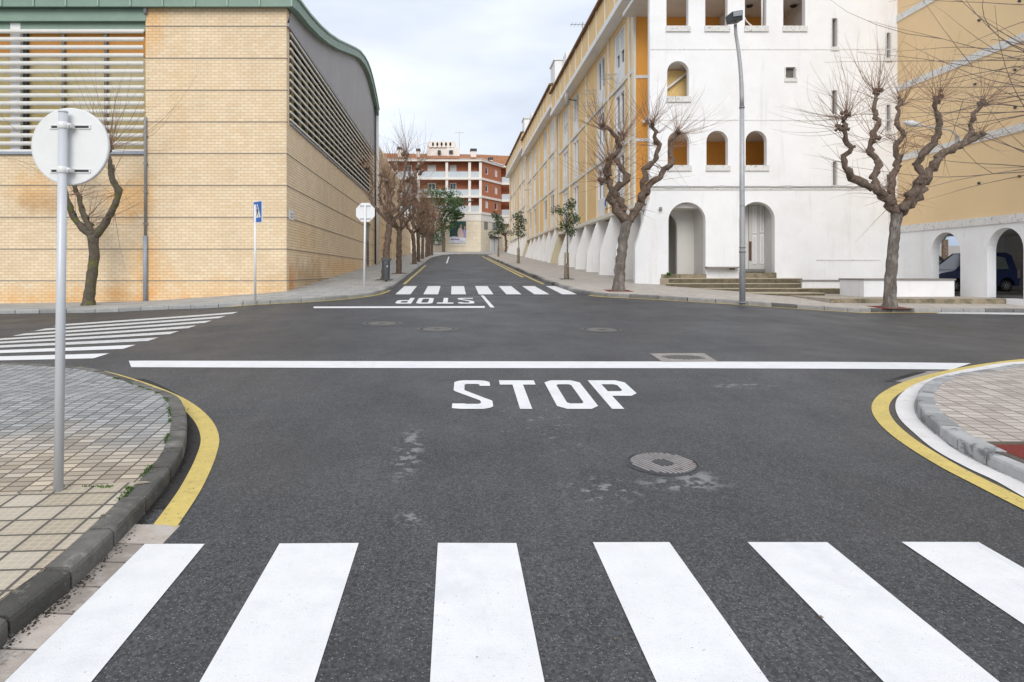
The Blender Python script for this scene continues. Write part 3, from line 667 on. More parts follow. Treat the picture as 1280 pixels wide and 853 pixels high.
mb = MB(); mb.box(-40, XW, YL + .5, YL + .55, zb - .2, ZY(66, YL)); mb.build('glazing', M_olive, bh)
mb = MB(); mb.box(-40, XW, YL + .45, YL + .5, ZY(66, YL), ZY(30, YL)); mb.build('blind', M_orange, bh)
for px in (80, 133): mb = MB(); x = (px - CX) / F * (YL + .4) ; mb.box(x - .05, x + .05, YL + .32, YL + .44, zb, ZY(36, YL)); mb.build('mullion', mat('grey_mullion', (.22, .21, .20), .6, .1, 3), bh)
for k in range(14): mb = MB(); x = -17.6 - k * 1.6; mb.box(x - .05, x + .05, YL + .32, YL + .44, zb, ZY(36, YL)); mb.build('mullion', mat('grey_mullion', (.22, .21, .20), .6, .1, 3), bh)
mb = MB(); x = (18 - CX) / F * (YL + .3); mb.box(x - .05, x + .32, YL + .14, YL + .43, zb, ZY(27, YL) ); mb.build('column', M_wpaint, bh)
mb = MB(); mb.box(x + .325, x + .46, YL + .3, YL + .43, zb, ZY(36, YL)); mb.build('column_edge', M_dark, bh)
# louvres on the side
mb = MB()
for k in range(12):
    z = 7.62 + k * .293
    mb.box(XL + .0, XL + .05, YL + .44, 51.6, z - .035, z + .035, rnd.random())
mb.build('side_louvre', M_slatd, bh)
mb = MB(); mb.box(XL - .4, XL - .35, YL + .42, 51.6, 7.42, 11.05); mb.build('side_glazing', mat('dark_olive_glazing', (.42, .33, .11), .3, .3, .5), bh)
mb = MB(); y = 26.3
while y < 51: mb.box(XL - .345, XL - .2, y, y + .34, 7.42, 11.05); y += 1.35
mb.build('side_mullion', mat('dark_mullion', (.035, .03, .025), .6, .1, 3), bh)
mb = MB(); mb.box(XL - .44, XL + .06, YL + .43, 51.6, 7.422, 7.5); mb.box(XL - .2, XL + .08, YL + .02, 53.2, 10.93, 11.06); mb.build('side_sill', mat('grey_trim', (.30, .30, .31), .6, .1, 3), bh)
# masses closing the hall
mb = MB(); mb.box(-40, XL - .62, YL + 1.2, 53, -1, 11.4); mb.box(-30, XL - .5, 53.3, 78, -1, 12.1); mb.box(-30, XL - .6, 78, 95.5, -1, 8.3); mb.build('core', mat('hall_core', (.3, .26, .2), .9), bh)
# service door and pipes
d = MB(); d.box(XL - .22, XL - .16, yd0, yd1, 2, 5.45); door = d.build('door', mat('blue_grey_door', (.24, .29, .36), .5, .08, 3), bh)
mb = MB()
for k in range(12): z = 2.55 + k * .14; mb.beam((XL - .14, yd0 + .12, z), (XL - .14, yd1 - .12, z), .03, .05)
mb.build('door_louvre', M_dark, door)
mb = MB(); mb.tube([(XL + .12, 52.0, g(XL, 52) + .2), (XL + .12, 52.0, 14.7)], .06, 10); mb.build('downpipe', M_dark, bh)
mb = MB(); mb.tube([(XL + .14, 53.2, g(XL, 53)), (XL + .14, 53.2, 14.3)], .13, 12); mb.build('downpipe', M_wpaint, bh)
px = (182 - CX) / F * YL + .02; zg = g(px, YL)
mb = MB(); mb.tube([(px, YL - .08, zg), (px, YL - .08, ZY(295, YL))], .075, 12); mb.build('downpipe', M_bluegrey, bh)
mb = MB(); mb.tube([(px, YL - .07, ZY(295, YL)), (px, YL - .07, ZY(152, YL)), (px - .0, YL + .05, ZY(146, YL))], .05, 10)
for y in (170, 205, 240, 280): z = ZY(y, YL); mb.box(px - .07, px + .07, YL - .11, YL + .0, z - .03, z + .03)
mb.build('upper_downpipe', mat('grey_zinc_pipe', (.28, .28, .27), .6, .15, 4), bh)
mb = MB(); p = G(184, 377, KH); mb.tube([(px, YL - .08, ZY(18, YL)), (px, YL - .08, ZY(4, YL))], .06, 10); mb.build('pipe_stub', M_bluegrey, bh)
y0 = XL * F / (361 - CX); y1 = XL * F / (366.5 - CX)
mb = MB(); mb.box(XL + .002, XL + .03, y0, y1, ZY(274, y0), ZY(262, y0)); pl = mb.build('plaque', M_wpaint, bh)
mb = MB(); a = ZY(274, y0); mb.box(XL + .031, XL + .034, y0 + .08, y1 - .08, a + .08, a + .11); mb.box(XL + .031, XL + .034, y0 + .14, y1 - .14, a + .19, a + .23); mb.build('lettering', mat('grey_ink', (.25, .28, .35), .6), pl)

# ================================================================ RIGHT: WHITE ARCADED BLOCK
YR = 29.8
def rx(px, Y=YR): return (px - CX) / F * Y
def arch(x0, x1, z0, z1, n=14):
    r = (x1 - x0) / 2; cx_ = (x0 + x1) / 2; zc = z1 - r
    return [(x0, z0), (x1, z0)] + [(cx_ + r * math.cos(a), zc + r * math.sin(a)) for a in [math.pi * k / n for k in range(n + 1)]]
wb = thing('white_apartment_block', 'white rendered apartment block with arched openings and slit windows', 'building', (rx(812), YR, 1.2))
outer = [(rx(794), .6), (rx(794), ZY(312, YR)), (rx(795), ZY(306, YR)), (rx(798), ZY(298, YR)), (rx(812), ZY(249.5, YR)), (rx(812), 16.6), (rx(1122), 16.6), (rx(1122), .6)]
holes = []; sills = []
for a, b in ((833, 860.5), (881.5, 909.5), (931, 958), (979, 1006.5)):
    holes.append(arch(rx(a), rx(b), ZY(33, YR), ZY(-20, YR))); sills.append((a, b, 33))
A = [(834, 861, 76.5, 121), (834.5, 861.5, 164, 207), (883, 910, 163.5, 207), (932, 958.5, 163.5, 207)]
for a, b, t, bo in A: holes.append(arch(rx(a), rx(b), ZY(bo, YR), ZY(t, YR))); sills.append((a, b, bo))
for a, b, t, bo in ((835.5, 882, 253, 343), (924, 968.5, 252.5, 341)): holes.append(arch(rx(a), rx(b), ZY(bo, YR), ZY(t, YR), 20))
slits = [(1040, 1046, 23, 59), (1108, 1112.5, 41, 73), (1040, 1045.5, 113, 143), (1108, 1112.5, 131, 164), (1041, 1045.5, 202, 232), (1108, 1112.5, 218, 240)]
for a, b, t, bo in slits + [(982, 994, 84, 98)]: holes.append([(rx(a), ZY(bo, YR)), (rx(b), ZY(bo, YR)), (rx(b), ZY(t, YR)), (rx(a), ZY(t, YR))])
mb = MB(); mb.slab(outer, holes, (0, YR, 0), (1,0,0), (0,0,1), (0,1,0), .28)
mb.box(rx(1122) - .3, rx(1122) - .003, YR + .28, YR + 10, .6, 16.6)
mb.build('front_wall', M_white, wb)
for a, b, bo in sills:
    mb = MB(); z = ZY(bo, YR); mb.box(rx(a - 1), rx(b + 2.5), YR - .07, YR + .27, z - .24, z + .003); mb.build('window_sill', M_whited, wb)
M_yelw_ = mat('stair_yellow', (.86, .62, .27), .9, .05, .8)
M_ochre = mat('ochre_render', (.92, .44, .09), .9, .05, .8)
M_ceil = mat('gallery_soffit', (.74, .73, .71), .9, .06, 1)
mb = MB(); mb.box(8.62, 15.6, 32.44, 32.49, 5.0, 16.6); mb.build('gallery_wall', M_ochre, wb)
mb = MB()
for z in (5.15, 8.2, 11.2, 14.13): mb.box(9.3 if z < 14 else 7.99, 15.59, YR + .285, 32.43, z - .09, z + .09)
mb.build('gallery_floor', M_ceil, wb)
mb = MB(); mb.box(15.6, 15.8, YR + .28, 33, 5, 16.6); mb.box(12.6, 12.75, YR + 1.1, 32.5, 11.3, 14.0); mb.build('gallery_partition', M_ceil, wb)
mb = MB(); mb.beam((8.9, 32.35, 9.0), (11.2, 32.35, 11.1), .12, .3, up=(0,1,0)); mb.build('stair_beam', M_white, wb)
mb = MB(); mb.box(9.0, 12.4, YR + 1.0, YR + 1.1, 8.32, 11.0); sp_ = mb.build('stair_wall', M_yelw_, wb); mb = MB(); mb.beam((9.0, YR + .95, 9.75), (11.0, YR + .95, 11.3), .08, .3, up=(0,1,0)); mb.build('stair_rail', M_white, sp_); mb = MB(); mb.box(9.35, 9.75, YR + .93, YR + .99, 8.9, 9.75); mb.build('stair_window', M_glass, sp_)
for a, b, t, bo in slits + [(982, 994, 84, 98)]:
    mb = MB(); mb.box(rx(a) + .003, rx(b) - .003, YR + .18, YR + .22, ZY(bo, YR), ZY(t, YR)); wn = mb.build('slit_window', mat('dusty_glass', (.14, .12, .10), .4, .4, 4), wb)
    mb = MB(); mb.box(rx(a) - .06, rx(b) + .08, YR - .05, YR + .05, ZY(bo, YR) - .16, ZY(bo, YR) - .0); mb.box(rx(a) - .05, rx(a) - .003, YR - .03, YR + .05, ZY(bo, YR), ZY(t, YR)); mb.box(rx(b) + .003, rx(b) + .05, YR - .03, YR + .05, ZY(bo, YR), ZY(t, YR)); mb.build('frame', M_whited, wn)
mb = MB()
for y in (62, 150.5): z = ZY(y, YR); mb.box(rx(812.5), rx(1122), YR - .012, YR + .01, z - .02, z + .02)
mb.box(rx(812.5), rx(1122), YR - .04, YR + .01, ZY(237.5, YR), ZY(235.5, YR)); mb.box(rx(1020), rx(1100), YR - .02, YR + .01, ZY(326, YR), ZY(324.5, YR))
mb.build('ledge', M_whited, wb)
mb = MB()
for k in range(2):
    pts = [(rx(812 + i * 8.2), YR - .05, ZY(235 - k * 1.6, YR) + .035 * noise.noise(Vector((i * .5, k * 9, 0)))) for i in range(38)]
    mb.tube(pts, .012, 5)
mb.tube([(rx(812), YR - .02, ZY(235, YR)), (rx(795), YR + .0, ZY(246, YR)), (rx(768), 31.5, ZY(262, 31.5))], .012, 5)
mb.build('cable', mat('old_cable', (.14, .12, .10), .8), wb)
mb = MB(); mb.tube([(rx(954), YR + .12, ZY(40, YR)), (rx(954), YR + .12, ZY(-15, YR))], .035, 8); mb.tube([(rx(931), YR + .2, ZY(16, YR)), (rx(935), YR + .2, ZY(24, YR)), (rx(940), YR + .2, ZY(29, YR)), (rx(945), YR + .15, ZY(33, YR))], .03, 6); mb.build('conduit', M_wpaint, wb)
for px_, zz_ in ((937, 14.02), (992, 14.02)): mb = MB(); mb.lathe([(.16, 0), (.12, -.06), (0, -.07)], (rx(px_, 31), 31.0, zz_), 14); mb.build('ceiling_lamp', M_dark, wb)
# ground-floor niche and door
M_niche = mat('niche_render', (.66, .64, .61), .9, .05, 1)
mb = MB()
n0, n1 = rx(835.5) - .02, rx(882) + .02; zf = ZY(343, YR)
h_ = arch(8.9, 10.22, .9, ZY(265, 31.3))
mb.slab([(8.6, .6), (n1 + .3, .6), (n1 + .3, 5.0), (8.6, 5.0)], [h_], (0, 31.3, 0), (1,0,0), (0,0,1), (0,1,0), .2)
mb.box(n1, n1 + .2, YR + .285, 31.3, .6, 5.0); mb.box(8.6, n1, YR + .285, 33.2, 4.75, 4.95); mb.box(8.2, 11.5, 33.2, 33.4, .6, 5)
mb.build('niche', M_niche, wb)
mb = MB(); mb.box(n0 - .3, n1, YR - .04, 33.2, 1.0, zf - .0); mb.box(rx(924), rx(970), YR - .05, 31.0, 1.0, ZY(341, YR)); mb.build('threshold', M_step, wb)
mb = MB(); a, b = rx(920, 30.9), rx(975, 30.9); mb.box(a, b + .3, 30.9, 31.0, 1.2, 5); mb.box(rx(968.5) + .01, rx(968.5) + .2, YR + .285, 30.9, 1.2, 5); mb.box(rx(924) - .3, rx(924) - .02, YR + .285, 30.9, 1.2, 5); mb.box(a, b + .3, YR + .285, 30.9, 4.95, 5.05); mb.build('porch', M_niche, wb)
D = 30.85
def px2(a, b, t, bo, y0, y1, m_, nm, par):
    q = MB(); q.box(rx(a, D), rx(b, D), y0, y1, ZY(bo, D), ZY(t, D)); return q.build(nm, m_, par)
door = px2(936, 958.5, 252, 336.5, D - .02, D + .04, mat('pale_grey_door', (.56, .55, .53), .6, .04, 2), 'door', wb)
for a, b, t, bo in ((940, 945, 258, 292), (940, 945, 294, 330), (949.5, 954.5, 256, 291), (949.5, 954.5, 293, 330)):
    px2(a, b, t, bo, D - .05, D - .02, M_wpaint, 'door_panel', door)
    px2(a + 1.2, b - 1.2, t + 2, bo - 2, D - .056, D - .05, mat('door_inset', (.62, .62, .60), .6), 'door_panel', door)
px2(936, 939, 302, 326, D - .04, D - .02, mat('rust_grille', (.12, .06, .04), .8, .4, 30), 'grille', door)
dd = px2(961, 968, 274, 337, D - .06, D + .02, M_wpaint, 'side_door', wb); px2(966.6, 968, 303, 311, D - .09, D - .06, M_dark, 'handle', dd)
px2(957.5, 960, 256, 336, D - .05, D + .02, mat('dark_gap', (.12, .10, .09), .8), 'door_jamb', wb); px2(926, 969, 336.5, 340, D - .1, D + .0, mat('door_sill_stone', (.22, .21, .20), .8), 'door_sill', wb)
# steps
M_tread = mat('worn_tread', (.42, .36, .27), .92, .12, 1.2, bump=.3, bscale=30, spots=[(1.5, .55, .75, (.2, .17, .11), .6)])
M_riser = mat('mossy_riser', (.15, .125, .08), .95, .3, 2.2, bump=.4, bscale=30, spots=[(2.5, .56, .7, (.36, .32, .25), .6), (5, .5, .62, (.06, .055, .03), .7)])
def flat_steps():
    t = thing('entrance_steps', 'broad mossy concrete steps before the arched doorways', 'steps', (12, 28.6, .9))
    for nm, poly, z0, z1 in (('step', [(rx(836, 29.2), 29.2), (rx(1003, 29.2), 29.2), (rx(1003, 29.2), YR), (rx(830, 29.2), YR)], .5, ZY(348, 29.2)),
                        ('step', [(rx(842, 28.7) - .3, 28.75), (rx(1036, 28.7), 28.7), (rx(1036, 28.7), 29.19), (rx(836, 29.2) - .05, 29.19)], .5, ZY(354.3, 28.7)),
                        ('step', [(rx(850, 28.2) + .6, 28.3), (rx(1051, 28.2), 28.2), (rx(1051, 28.2), 28.69), (rx(842, 28.7) - .1, 28.72)], .5, ZY(360.5, 28.2)),
                        ('step', [(rx(905, 27), 26.9), (rx(1031, 26.9), 26.9), (rx(1031, 26.9), 28.18), (rx(872, 27.3), 28.18), (rx(870, 27), 27.4)], .5, ZY(366.3, 26.9))):
        mb = MB(); b = [(x, y, z0) for x, y in poly]; u = [(x, y, z1) for x, y in poly]; n = len(poly)
        mb.add(b + u, [tuple(range(n))[::-1], tuple(range(n, 2 * n))] + [(i, (i + 1) % n, n + (i + 1) % n, n + i) for i in range(n)]); mb.build(nm, M_tread, t, bevel=.015)
        (xa, ya), (xb, yb2) = poly[0], poly[1]; rs_ = MB(); rs_.add([(xa, ya - .004, z0), (xb, yb2 - .004, z0), (xb, yb2 - .004, z1 - .03), (xa, ya - .004, z1 - .035), (xa, ya + .02, z0), (xb, yb2 + .02, z0), (xb, yb2 + .02, z1 - .03), (xa, ya + .02, z1 - .035)], [(0,1,2,3),(7,6,5,4),(0,4,5,1),(1,5,6,2),(2,6,7,3),(3,7,4,0)]); rs_.build('riser', M_riser, t)
flat_steps()
lw = thing('low_garden_wall', 'low white wall with a grey cap, farther and left of its twin', 'low wall', (rx(1040, 28.6), 28.6, 1.0))
mb = MB(); mb.box(rx(1003, 28.6), rx(1100, 28.6), 28.6, 28.8, .6, ZY(350, 28.6) - .06); mb.build('wall', M_white, lw)
mb = MB(); mb.box(rx(1000, 28.6), rx(1100, 28.6), 28.55, 28.85, ZY(350, 28.6) - .06, ZY(350, 28.6)); mb.build('cap', M_str, lw)
lw = thing('planter_wall', 'long white planter box with a grey cap behind the big tree', 'planter', (rx(1136, 25.6), 25.8, 1.0))
mb = MB(); mb.box(rx(1080, 25.6), rx(1193, 25.6), 25.6, 27.2, .6, ZY(350.5, 25.6)); mb.build('wall', M_white, lw)
mb = MB(); mb.box(rx(1080, 25.6) - .03, rx(1193, 25.6) + .03, 25.55, 27.25, ZY(350.5, 25.6), ZY(348.6, 25.6)); mb.build('cap', M_str, lw)
t = thing('wall_shelf', 'thin grey stone shelf sticking out between the two arched doorways', 'shelf', (rx(905, 29.5), 29.6, ZY(334, 29.5)))
mb = MB(); mb.box(rx(884, 29.5), rx(926, 29.5), 29.4, YR, ZY(335.3, 29.5), ZY(333.6, 29.5)); mb.build('slab', M_str, t)
mb = MB(); mb.box(rx(914, 29.6), rx(918, 29.6), 29.55, YR, ZY(337.5, 29.5), ZY(335.3, 29.5)); mb.build('bracket', mat('rusty_bracket', (.2, .13, .08), .8), t)
mb = MB(); p = W(797, 252, YR - .08); mb.lathe([(.0, .0), (.07, .0), (.07, .12), (.05, .16), (0, .16)], p + Vector((1.0, 0, -.4)), 12); tag(mb.build('wall_lamp', mat('grey_lamp', (.3, .3, .3), .5)), 'small grey round lamp on the white corner above the first arch', 'wall lamp')

# ================================================================ RIGHT: STREET WING
M_yelw = mat('yellow_render', (.86, .60, .29), .9, .05, .7, bump=.06, bscale=20, spots=[(1.5, .6, .8, (.66, .48, .22), .4, (1, 1, .15))])
M_creamp = mat('cream_trim', (.80, .76, .66), .85, .05, 2)
M_tile = mat('roof_tile_edge', (.20, .11, .055), .9, .25, 5)
M_shut = mat('brown_shutter', (.20, .14, .10), .7, .15, 3, wave=(2, .07, .03))
M_blind = mat('white_blind', (.72, .71, .68), .6, .03, 3, wave=(2, .09, .008))
XF = 8.6; XO = 7.96
sw = thing('street_apartment_block', 'long yellow apartment block with white window strips stepping up the street', 'building', (XF, 44, 3))
segs = [(32.5, 56.2, 5.2, 0), (57.2, 80.6, 5.85, 1), (81.4, 106, 6.75, 2)]
for (ya, yb, z0, si) in segs:
    zt = z0 + 9.64 + (0, .12, .2)[si]; yc = (ya + yb) / 2; H3 = (zt - z0) / 3
    strips = [(yc - 9.9, yc - 7.5), (yc - 5.3, yc - 3.0), (yc + 3.0, yc + 5.3), (yc + 7.5, yc + 9.9)]
    holes = [[(a, z0 + .02), (b, z0 + .02), (b, zt - .3), (a, zt - .3)] for a, b in strips]
    mb = MB(); mb.slab([(ya, z0), (yb, z0), (yb, zt), (ya, zt)], holes, (XF, 0, 0), (0,1,0), (0,0,1), (1,0,0), .3)
    mb.box(XF, 11, yb - .2, yb, z0, zt + 1.8); mb.build('facade', M_yelw, sw)
    for a, b in strips:      # white infill panels round two window leaves
        mb = MB()
        for k in range(3):
            zz = z0 + k * H3; ws = zz + 1.05; we = zz + H3 - .42; m_ = (a + b) / 2
            hl = [[(m_ - .85, ws), (m_ - .08, ws), (m_ - .08, we), (m_ - .85, we)], [(m_ + .08, ws), (m_ + .85, ws), (m_ + .85, we), (m_ + .08, we)]]
            mb.slab([(a + .003, zz + .02), (b - .003, zz + .02), (b - .003, zz + H3 - .0), (a + .003, zz + H3 - .0)], hl, (XF + .05, 0, 0), (0,1,0), (0,0,1), (1,0,0), .15)
            if k == 2: mb.build('infill_panel', M_white, sw)
            kind = rnd.choice(('glass', 'glass', 'blind', 'half')) if not (si == 1 and k == 0) else 'shut'
            wn = MB()
            for c0, c1 in ((m_ - .85, m_ - .08), (m_ + .08, m_ + .85)):
                for q in ((c0, c0 + .05), (c1 - .05, c1)): wn.box(XF + .12, XF + .17, q[0], q[1], ws, we)
                wn.box(XF + .12, XF + .17, c0 + .05, c1 - .05, ws, ws + .05); wn.box(XF + .12, XF + .17, c0 + .05, c1 - .05, we - .05, we)
            wo_ = wn.build('window', M_wpaint, sw)
            gl = MB(); gl.box(XF + .18, XF + .2, m_ - .86, m_ + .86, ws, we); gl.build('pane', M_glass, wo_)
            if kind != 'glass':
                bl = MB(); bl.box(XF + .10, XF + .115, m_ - .84, m_ + .84, ws if kind != 'half' else ws + .7, we); bl.build('shutter' if kind == 'shut' else 'blind', M_shut if kind == 'shut' else M_blind, wo_)
    mb = MB()
    for k in (1, 2): mb.box(XF - .05, XF - .003, ya, yb, z0 + k * H3 - .1, z0 + k * H3 + .1)
    mb.box(XF - .06, XF + .6, ya - (2.3 if si == 0 else 0), yb, z0 - .22, z0 - .003)
    mb.build('band_course', M_creamp, sw)
    for q in (ya + .25, yc, yb - .25, yc - 6.4, yc + 6.4, ya + 1.0): mb = MB(); mb.box(XF - .07, XF - .004, q - .12, q + .12, z0 + .003, zt - .003); mb.build('pilaster', M_creamp, sw)
    # projecting top floor
    y0 = ya - (2.9 if si == 0 else .4); y1 = yb + .5
    mb = MB(); mb.box(XO, XF + 2.5, y0, y1, zt, zt + .3); mb.build('eave_slab', M_white, sw)
    mb = MB(); mb.box(XO + .1, XF + 2, y0 + .05, y1 - .05, zt + .3, zt + 1.85); mb.build('parapet', M_yelw, sw)
    q = y0 + .2
    while q < y1: mb = MB(); mb.box(XO + .05, XO + .097, q, q + .14, zt + .303, zt + 1.85); mb.build('parapet_rib', M_creamp, sw); q += 2.2
    mb = MB(); mb.hexa([(XO - .1, y0 - .05, zt + 1.853), (XF + 3, y0 - .05, zt + 1.853), (XF + 3, y1 + .05, zt + 1.853), (XO - .1, y1 + .05, zt + 1.853)], [(XO - .1, y0 - .05, zt + 1.99), (XF + 3, y0 - .05, zt + 2.9), (XF + 3, y1 + .05, zt + 2.9), (XO - .1, y1 + .05, zt + 1.99)]); mb.build('roof', M_tile, sw)
    # buttresses and recess
    y = (33.5, 58.0, 82.0)[si]; M_b = M_white
    while y < yb - .5:
        gz = g(XO, y) - .2; zb_ = z0 - .225
        mb = MB(); mb.slab([(XO - .05, gz), (XO - .03, zb_ - 2.1), (XO + .0, zb_ - 1.9), (XF, zb_), (10.4, zb_), (10.4, gz)], [], (0, y, 0), (1,0,0), (0,0,1), (0,1,0), .3)
        mb.build('buttress', M_b, sw); y += 3.7
    if si < 2:
        gz = g(XO, yb) - .2; mb = MB(); mb.slab([(XO - .02, gz), (XO + .0, zb_ - 2.1), (XF - .02, zb_), (XF - .02, zt - .2), (10.4, zt - .2), (10.4, gz)], [], (0, yb + .02, 0), (1,0,0), (0,0,1), (0,1,0), .35); mb.build('buttress', mat('beige_render', (.62, .55, .38), .9, .05, 1), sw)
        mb = MB(); mb.box(XF + .25, XF + .3, yb + .38, yb + 1.0, z0 - .3, zt); mb.build('recess', mat('brown_recess', (.30, .16, .07), .9), sw)
        mb = MB(); mb.box(XO + .25, XO + 2.4, yb - .4, yb + 2.0, zt + 1.2, zt + 4.4); mb.box(XO + .9, XO + 2.8, yb - 2.0, yb - .45, zt + 1.2, zt + 4.6); mb.box(XO + .15, XO + 2.5, yb - .5, yb + 2.1, zt + 4.403, zt + 4.5); mb.build('chimney', M_white, sw)
mb = MB(); mb.box(10.0, 10.4, 33, 106, 1, 7); mb.build('recess_wall', M_niche, sw)
mb = MB(); mb.box(8.95, 20, 34, 106, 4.98, 14.3); mb.box(10.45, 20, 33.6, 106, .5, 4.98); mb.box(8.95, 20, 57, 106, 14, 16); mb.build('core', M_yelw, sw)
mb = MB(); mb.box(XF - .10, XF + .015, 32.35, 32.43, 5.0, 14.5); mb.build('corner_trim', M_creamp, sw)
mb = MB(); mb.box(XF + .02, 9.6, 32.40, 32.437, 11.13, 11.28); mb.box(XF + .02, 9.6, 32.40, 32.437, 8.13, 8.28); mb.build('corner_band', M_white, sw)
# washing racks, dish and aerials on that facade
def rack(y, z, lab, grp='folding washing racks on the yellow facade'):
    t = thing('washing_rack', lab, 'washing rack', (XF, y, z), grp); mb = MB()
    for q in (0, .9): mb.beam((XF, y + q, z), (XF - .75, y + q, z), .03, .03)
    for k in range(5): mb.tube([(XF - .12 - k * .15, y, z + .01), (XF - .12 - k * .15, y + .9, z + .01)], .009, 5)
    mb.build('frame', M_galv, t); mb = MB(); mb.beam((XF, y, z - .5), (XF - .5, y, z - .02), .025, .025); mb.beam((XF, y + .9, z - .5), (XF - .5, y + .9, z - .02), .025, .025); mb.build('brace', M_galv, t)
Ys = lambda px, X=XF: X * F / (px - CX)
yy = Ys(772); rack(yy, ZY(93, yy), 'metal washing rack under the top window nearest the white block')
yy = Ys(746); rack(yy, ZY(113, yy), 'metal washing rack under the second top window from the white block')
yy = Ys(747); rack(yy, ZY(128, yy), 'lower metal washing rack below the second top window')
yy = Ys(664); rack(yy, ZY(237, yy), 'metal washing rack low on the middle section of the facade')
t = thing('satellite_dish', 'round grey satellite dish under the eave of the yellow facade', 'satellite dish', (XF, Ys(711), ZY(135, Ys(711)))); c = W(711, 135, 50.5); c.x = 8.05; c.y = Ys(711, 8.05)
mb = MB(); mb.lathe([(0, .0), (.25, .03), (.46, .12), (.48, .15), (.46, .14), (.25, .05), (0, .02)], (0, 0, 0), 20, 'y'); mb.v = [Matrix.Rotation(R(62), 3, 'Z') @ v + c for v in mb.v]; mb.build('dish', mat('grey_dish', (.5, .5, .5), .5), t); mb = MB(); mb.tube([c, (XF, c.y, c.z - .1)], .03, 6); mb.tube([c, c + Vector((0, -.5, -.1))], .015, 5); mb.build('arm', M_dark, t)
def aerial(x, y, z, h, lab):
    t = thing('tv_aerial', lab, 'aerial', (x, y, z), 'rooftop aerials'); mb = MB(); mb.tube([(x, y, z), (x, y, z + h)], .03, 5); mb.build('mast', M_galv, t)
    mb = MB(); mb.tube([(x - .8, y, z + h * .9), (x + .8, y, z + h * .9)], .02, 4)
    for k in range(7): mb.tube([(x - .7 + k * .23, y - .35, z + h * .9), (x - .7 + k * .23, y + .35, z + h * .9)], .013, 4)
    mb.build('crossbars', M_galv, t)
aerial(8.3, 44.2, 16.7, 1.4, 'thin aerial on the near roof of the yellow block')
aerial(8.9, 79, 17.6, 2.2, 'thin aerial by the far chimney of the yellow block')
for px, py in ((727, 262),):
    pass
t = thing('round_wall_sign', 'small blue and white round sign low on the yellow facade', 'sign', (XF, Ys(759), ZY(254, Ys(759)))); yy = Ys(759)
mb = MB(); mb.lathe([(.30, -.08), (.30, -.1)], (XF, yy, ZY(254, yy)), 20, 'x'); mb.build('plate', M_wpaint, t); mb = MB(); mb.lathe([(.2, -.102), (.2, -.106)], (XF, yy, ZY(254, yy)), 20, 'x'); mb.build('disc', mat('sign_blue', (.02, .13, .45), .4, .05, 3), t)

# ================================================================ RIGHT: YELLOW WING WITH ARCADE
XY = 19.35
yw_ = thing('yellow_arcade_wing', 'plain yellow wing with white sloping bands over a white arcade', 'building', (XY, 27, 1))
hs = [arch(26.1, 27.7, 1.0, 3.49), arch(23.2, 24.78, 1.0, 3.49)]
mb = MB(); mb.slab([(22.75, .3), (YR - .003, .3), (YR - .003, 3.64), (22.75, 3.64)], hs, (XY, 0, 0), (0,1,0), (0,0,1), (1,0,0), .32); mb.build('arcade_wall', M_white, yw_)
mb = MB(); mb.box(XY - .05, XY + .4, 22.75, YR - .003, 3.643, 3.93); mb.build('cornice', M_whited, yw_)
M_yw = mat('yellow_wing_render', (.80, .59, .34), .9, .035, .5, bump=.05, bscale=20)
mb = MB(); mb.box(XY, 26, 22.75, YR - .003, 3.933, 17); mb.box(rx(1122) + .01, 26, YR + .0, 32.2, 3.7, 17); mb.build('wall', M_yw, yw_)
for z in (6.86, 9.92, 12.98):
    mb = MB(); mb.box(XY - .04, XY - .003, 22.75, YR - .003, z - .14, z + .14); mb.build('band', M_whited, yw_)
for y in (25.1, 23.3):
    for z in (5.2, 7.6, 8.9, 11.2, 12.2): mb = MB(); mb.lathe([(.045, -.06), (.045, -.003)], (XY, y + (z * 7 % 3) * .1, z), 10, 'x'); mb.build('vent', M_dark, yw_)
M_gar = mat('garage_render', (.74, .73, .71), .9, .08, 1)
mb = MB(); mb.box(25.8, 26, 22.75, 32.2, .5, 3.6); mb.box(24.4, 25.8, 32.0, 32.2, .5, 3.6); mb.box(XY + .33, 26, 22.75, 32.2, 3.61, 3.7); mb.build('carport_wall', M_gar, yw_)
mb = MB(); mb.box(XY + .33, 32, 22.9, 44, .5, 1.03); struct(mb.build('carport_floor', mat('carport_floor', (.10, .095, .09), .9)))

# ================================================================ FAR APARTMENT BUILDING
YF = 112.0
fb = thing('red_brick_apartments', 'red brick apartment house with white balcony bands closing the far end of the street', 'building', (0, YF, 5.1))
fz = lambda py: ZY(py, YF)
M_red = brickmat('red_brick', 'x', (.43, .15, .07), (.50, .18, .09), (.36, .17, .11), .5, .14, .008, bump=.1)
M_redy = brickmat('red_brick_angled', 'y', (.43, .15, .07), (.50, .18, .09), (.36, .17, .11), .5, .14, .008, bump=.1)
M_beige = brickmat('beige_block', 'x', (.76, .67, .52), (.80, .72, .57), (.68, .59, .45), 1.2, .6, .02, bump=.1)
M_fw = mat('cream_white_band', (.80, .76, .70), .85, .04, .5)
M_bal = mat('frosted_balustrade', (.52, .57, .60), .3, .06, 1)
M_rt = mat('terracotta_tiles', (.40, .17, .075), .9, .2, 1.5, wave=(0, .35, .06))
fx = lambda px, Y=YF: (px - CX) / F * Y
P0 = Vector((fx(601), YF, 0)); P1 = Vector((fx(626.5, 118.5), 118.5, 0)); dv = (P1 - P0); LW = dv.length; du = dv.normalized(); nn = Vector((du.y, -du.x, 0))
zb1, zt1 = fz(268), fz(201.5)
floors = [fz(266.5), fz(246), fz(223.5)]
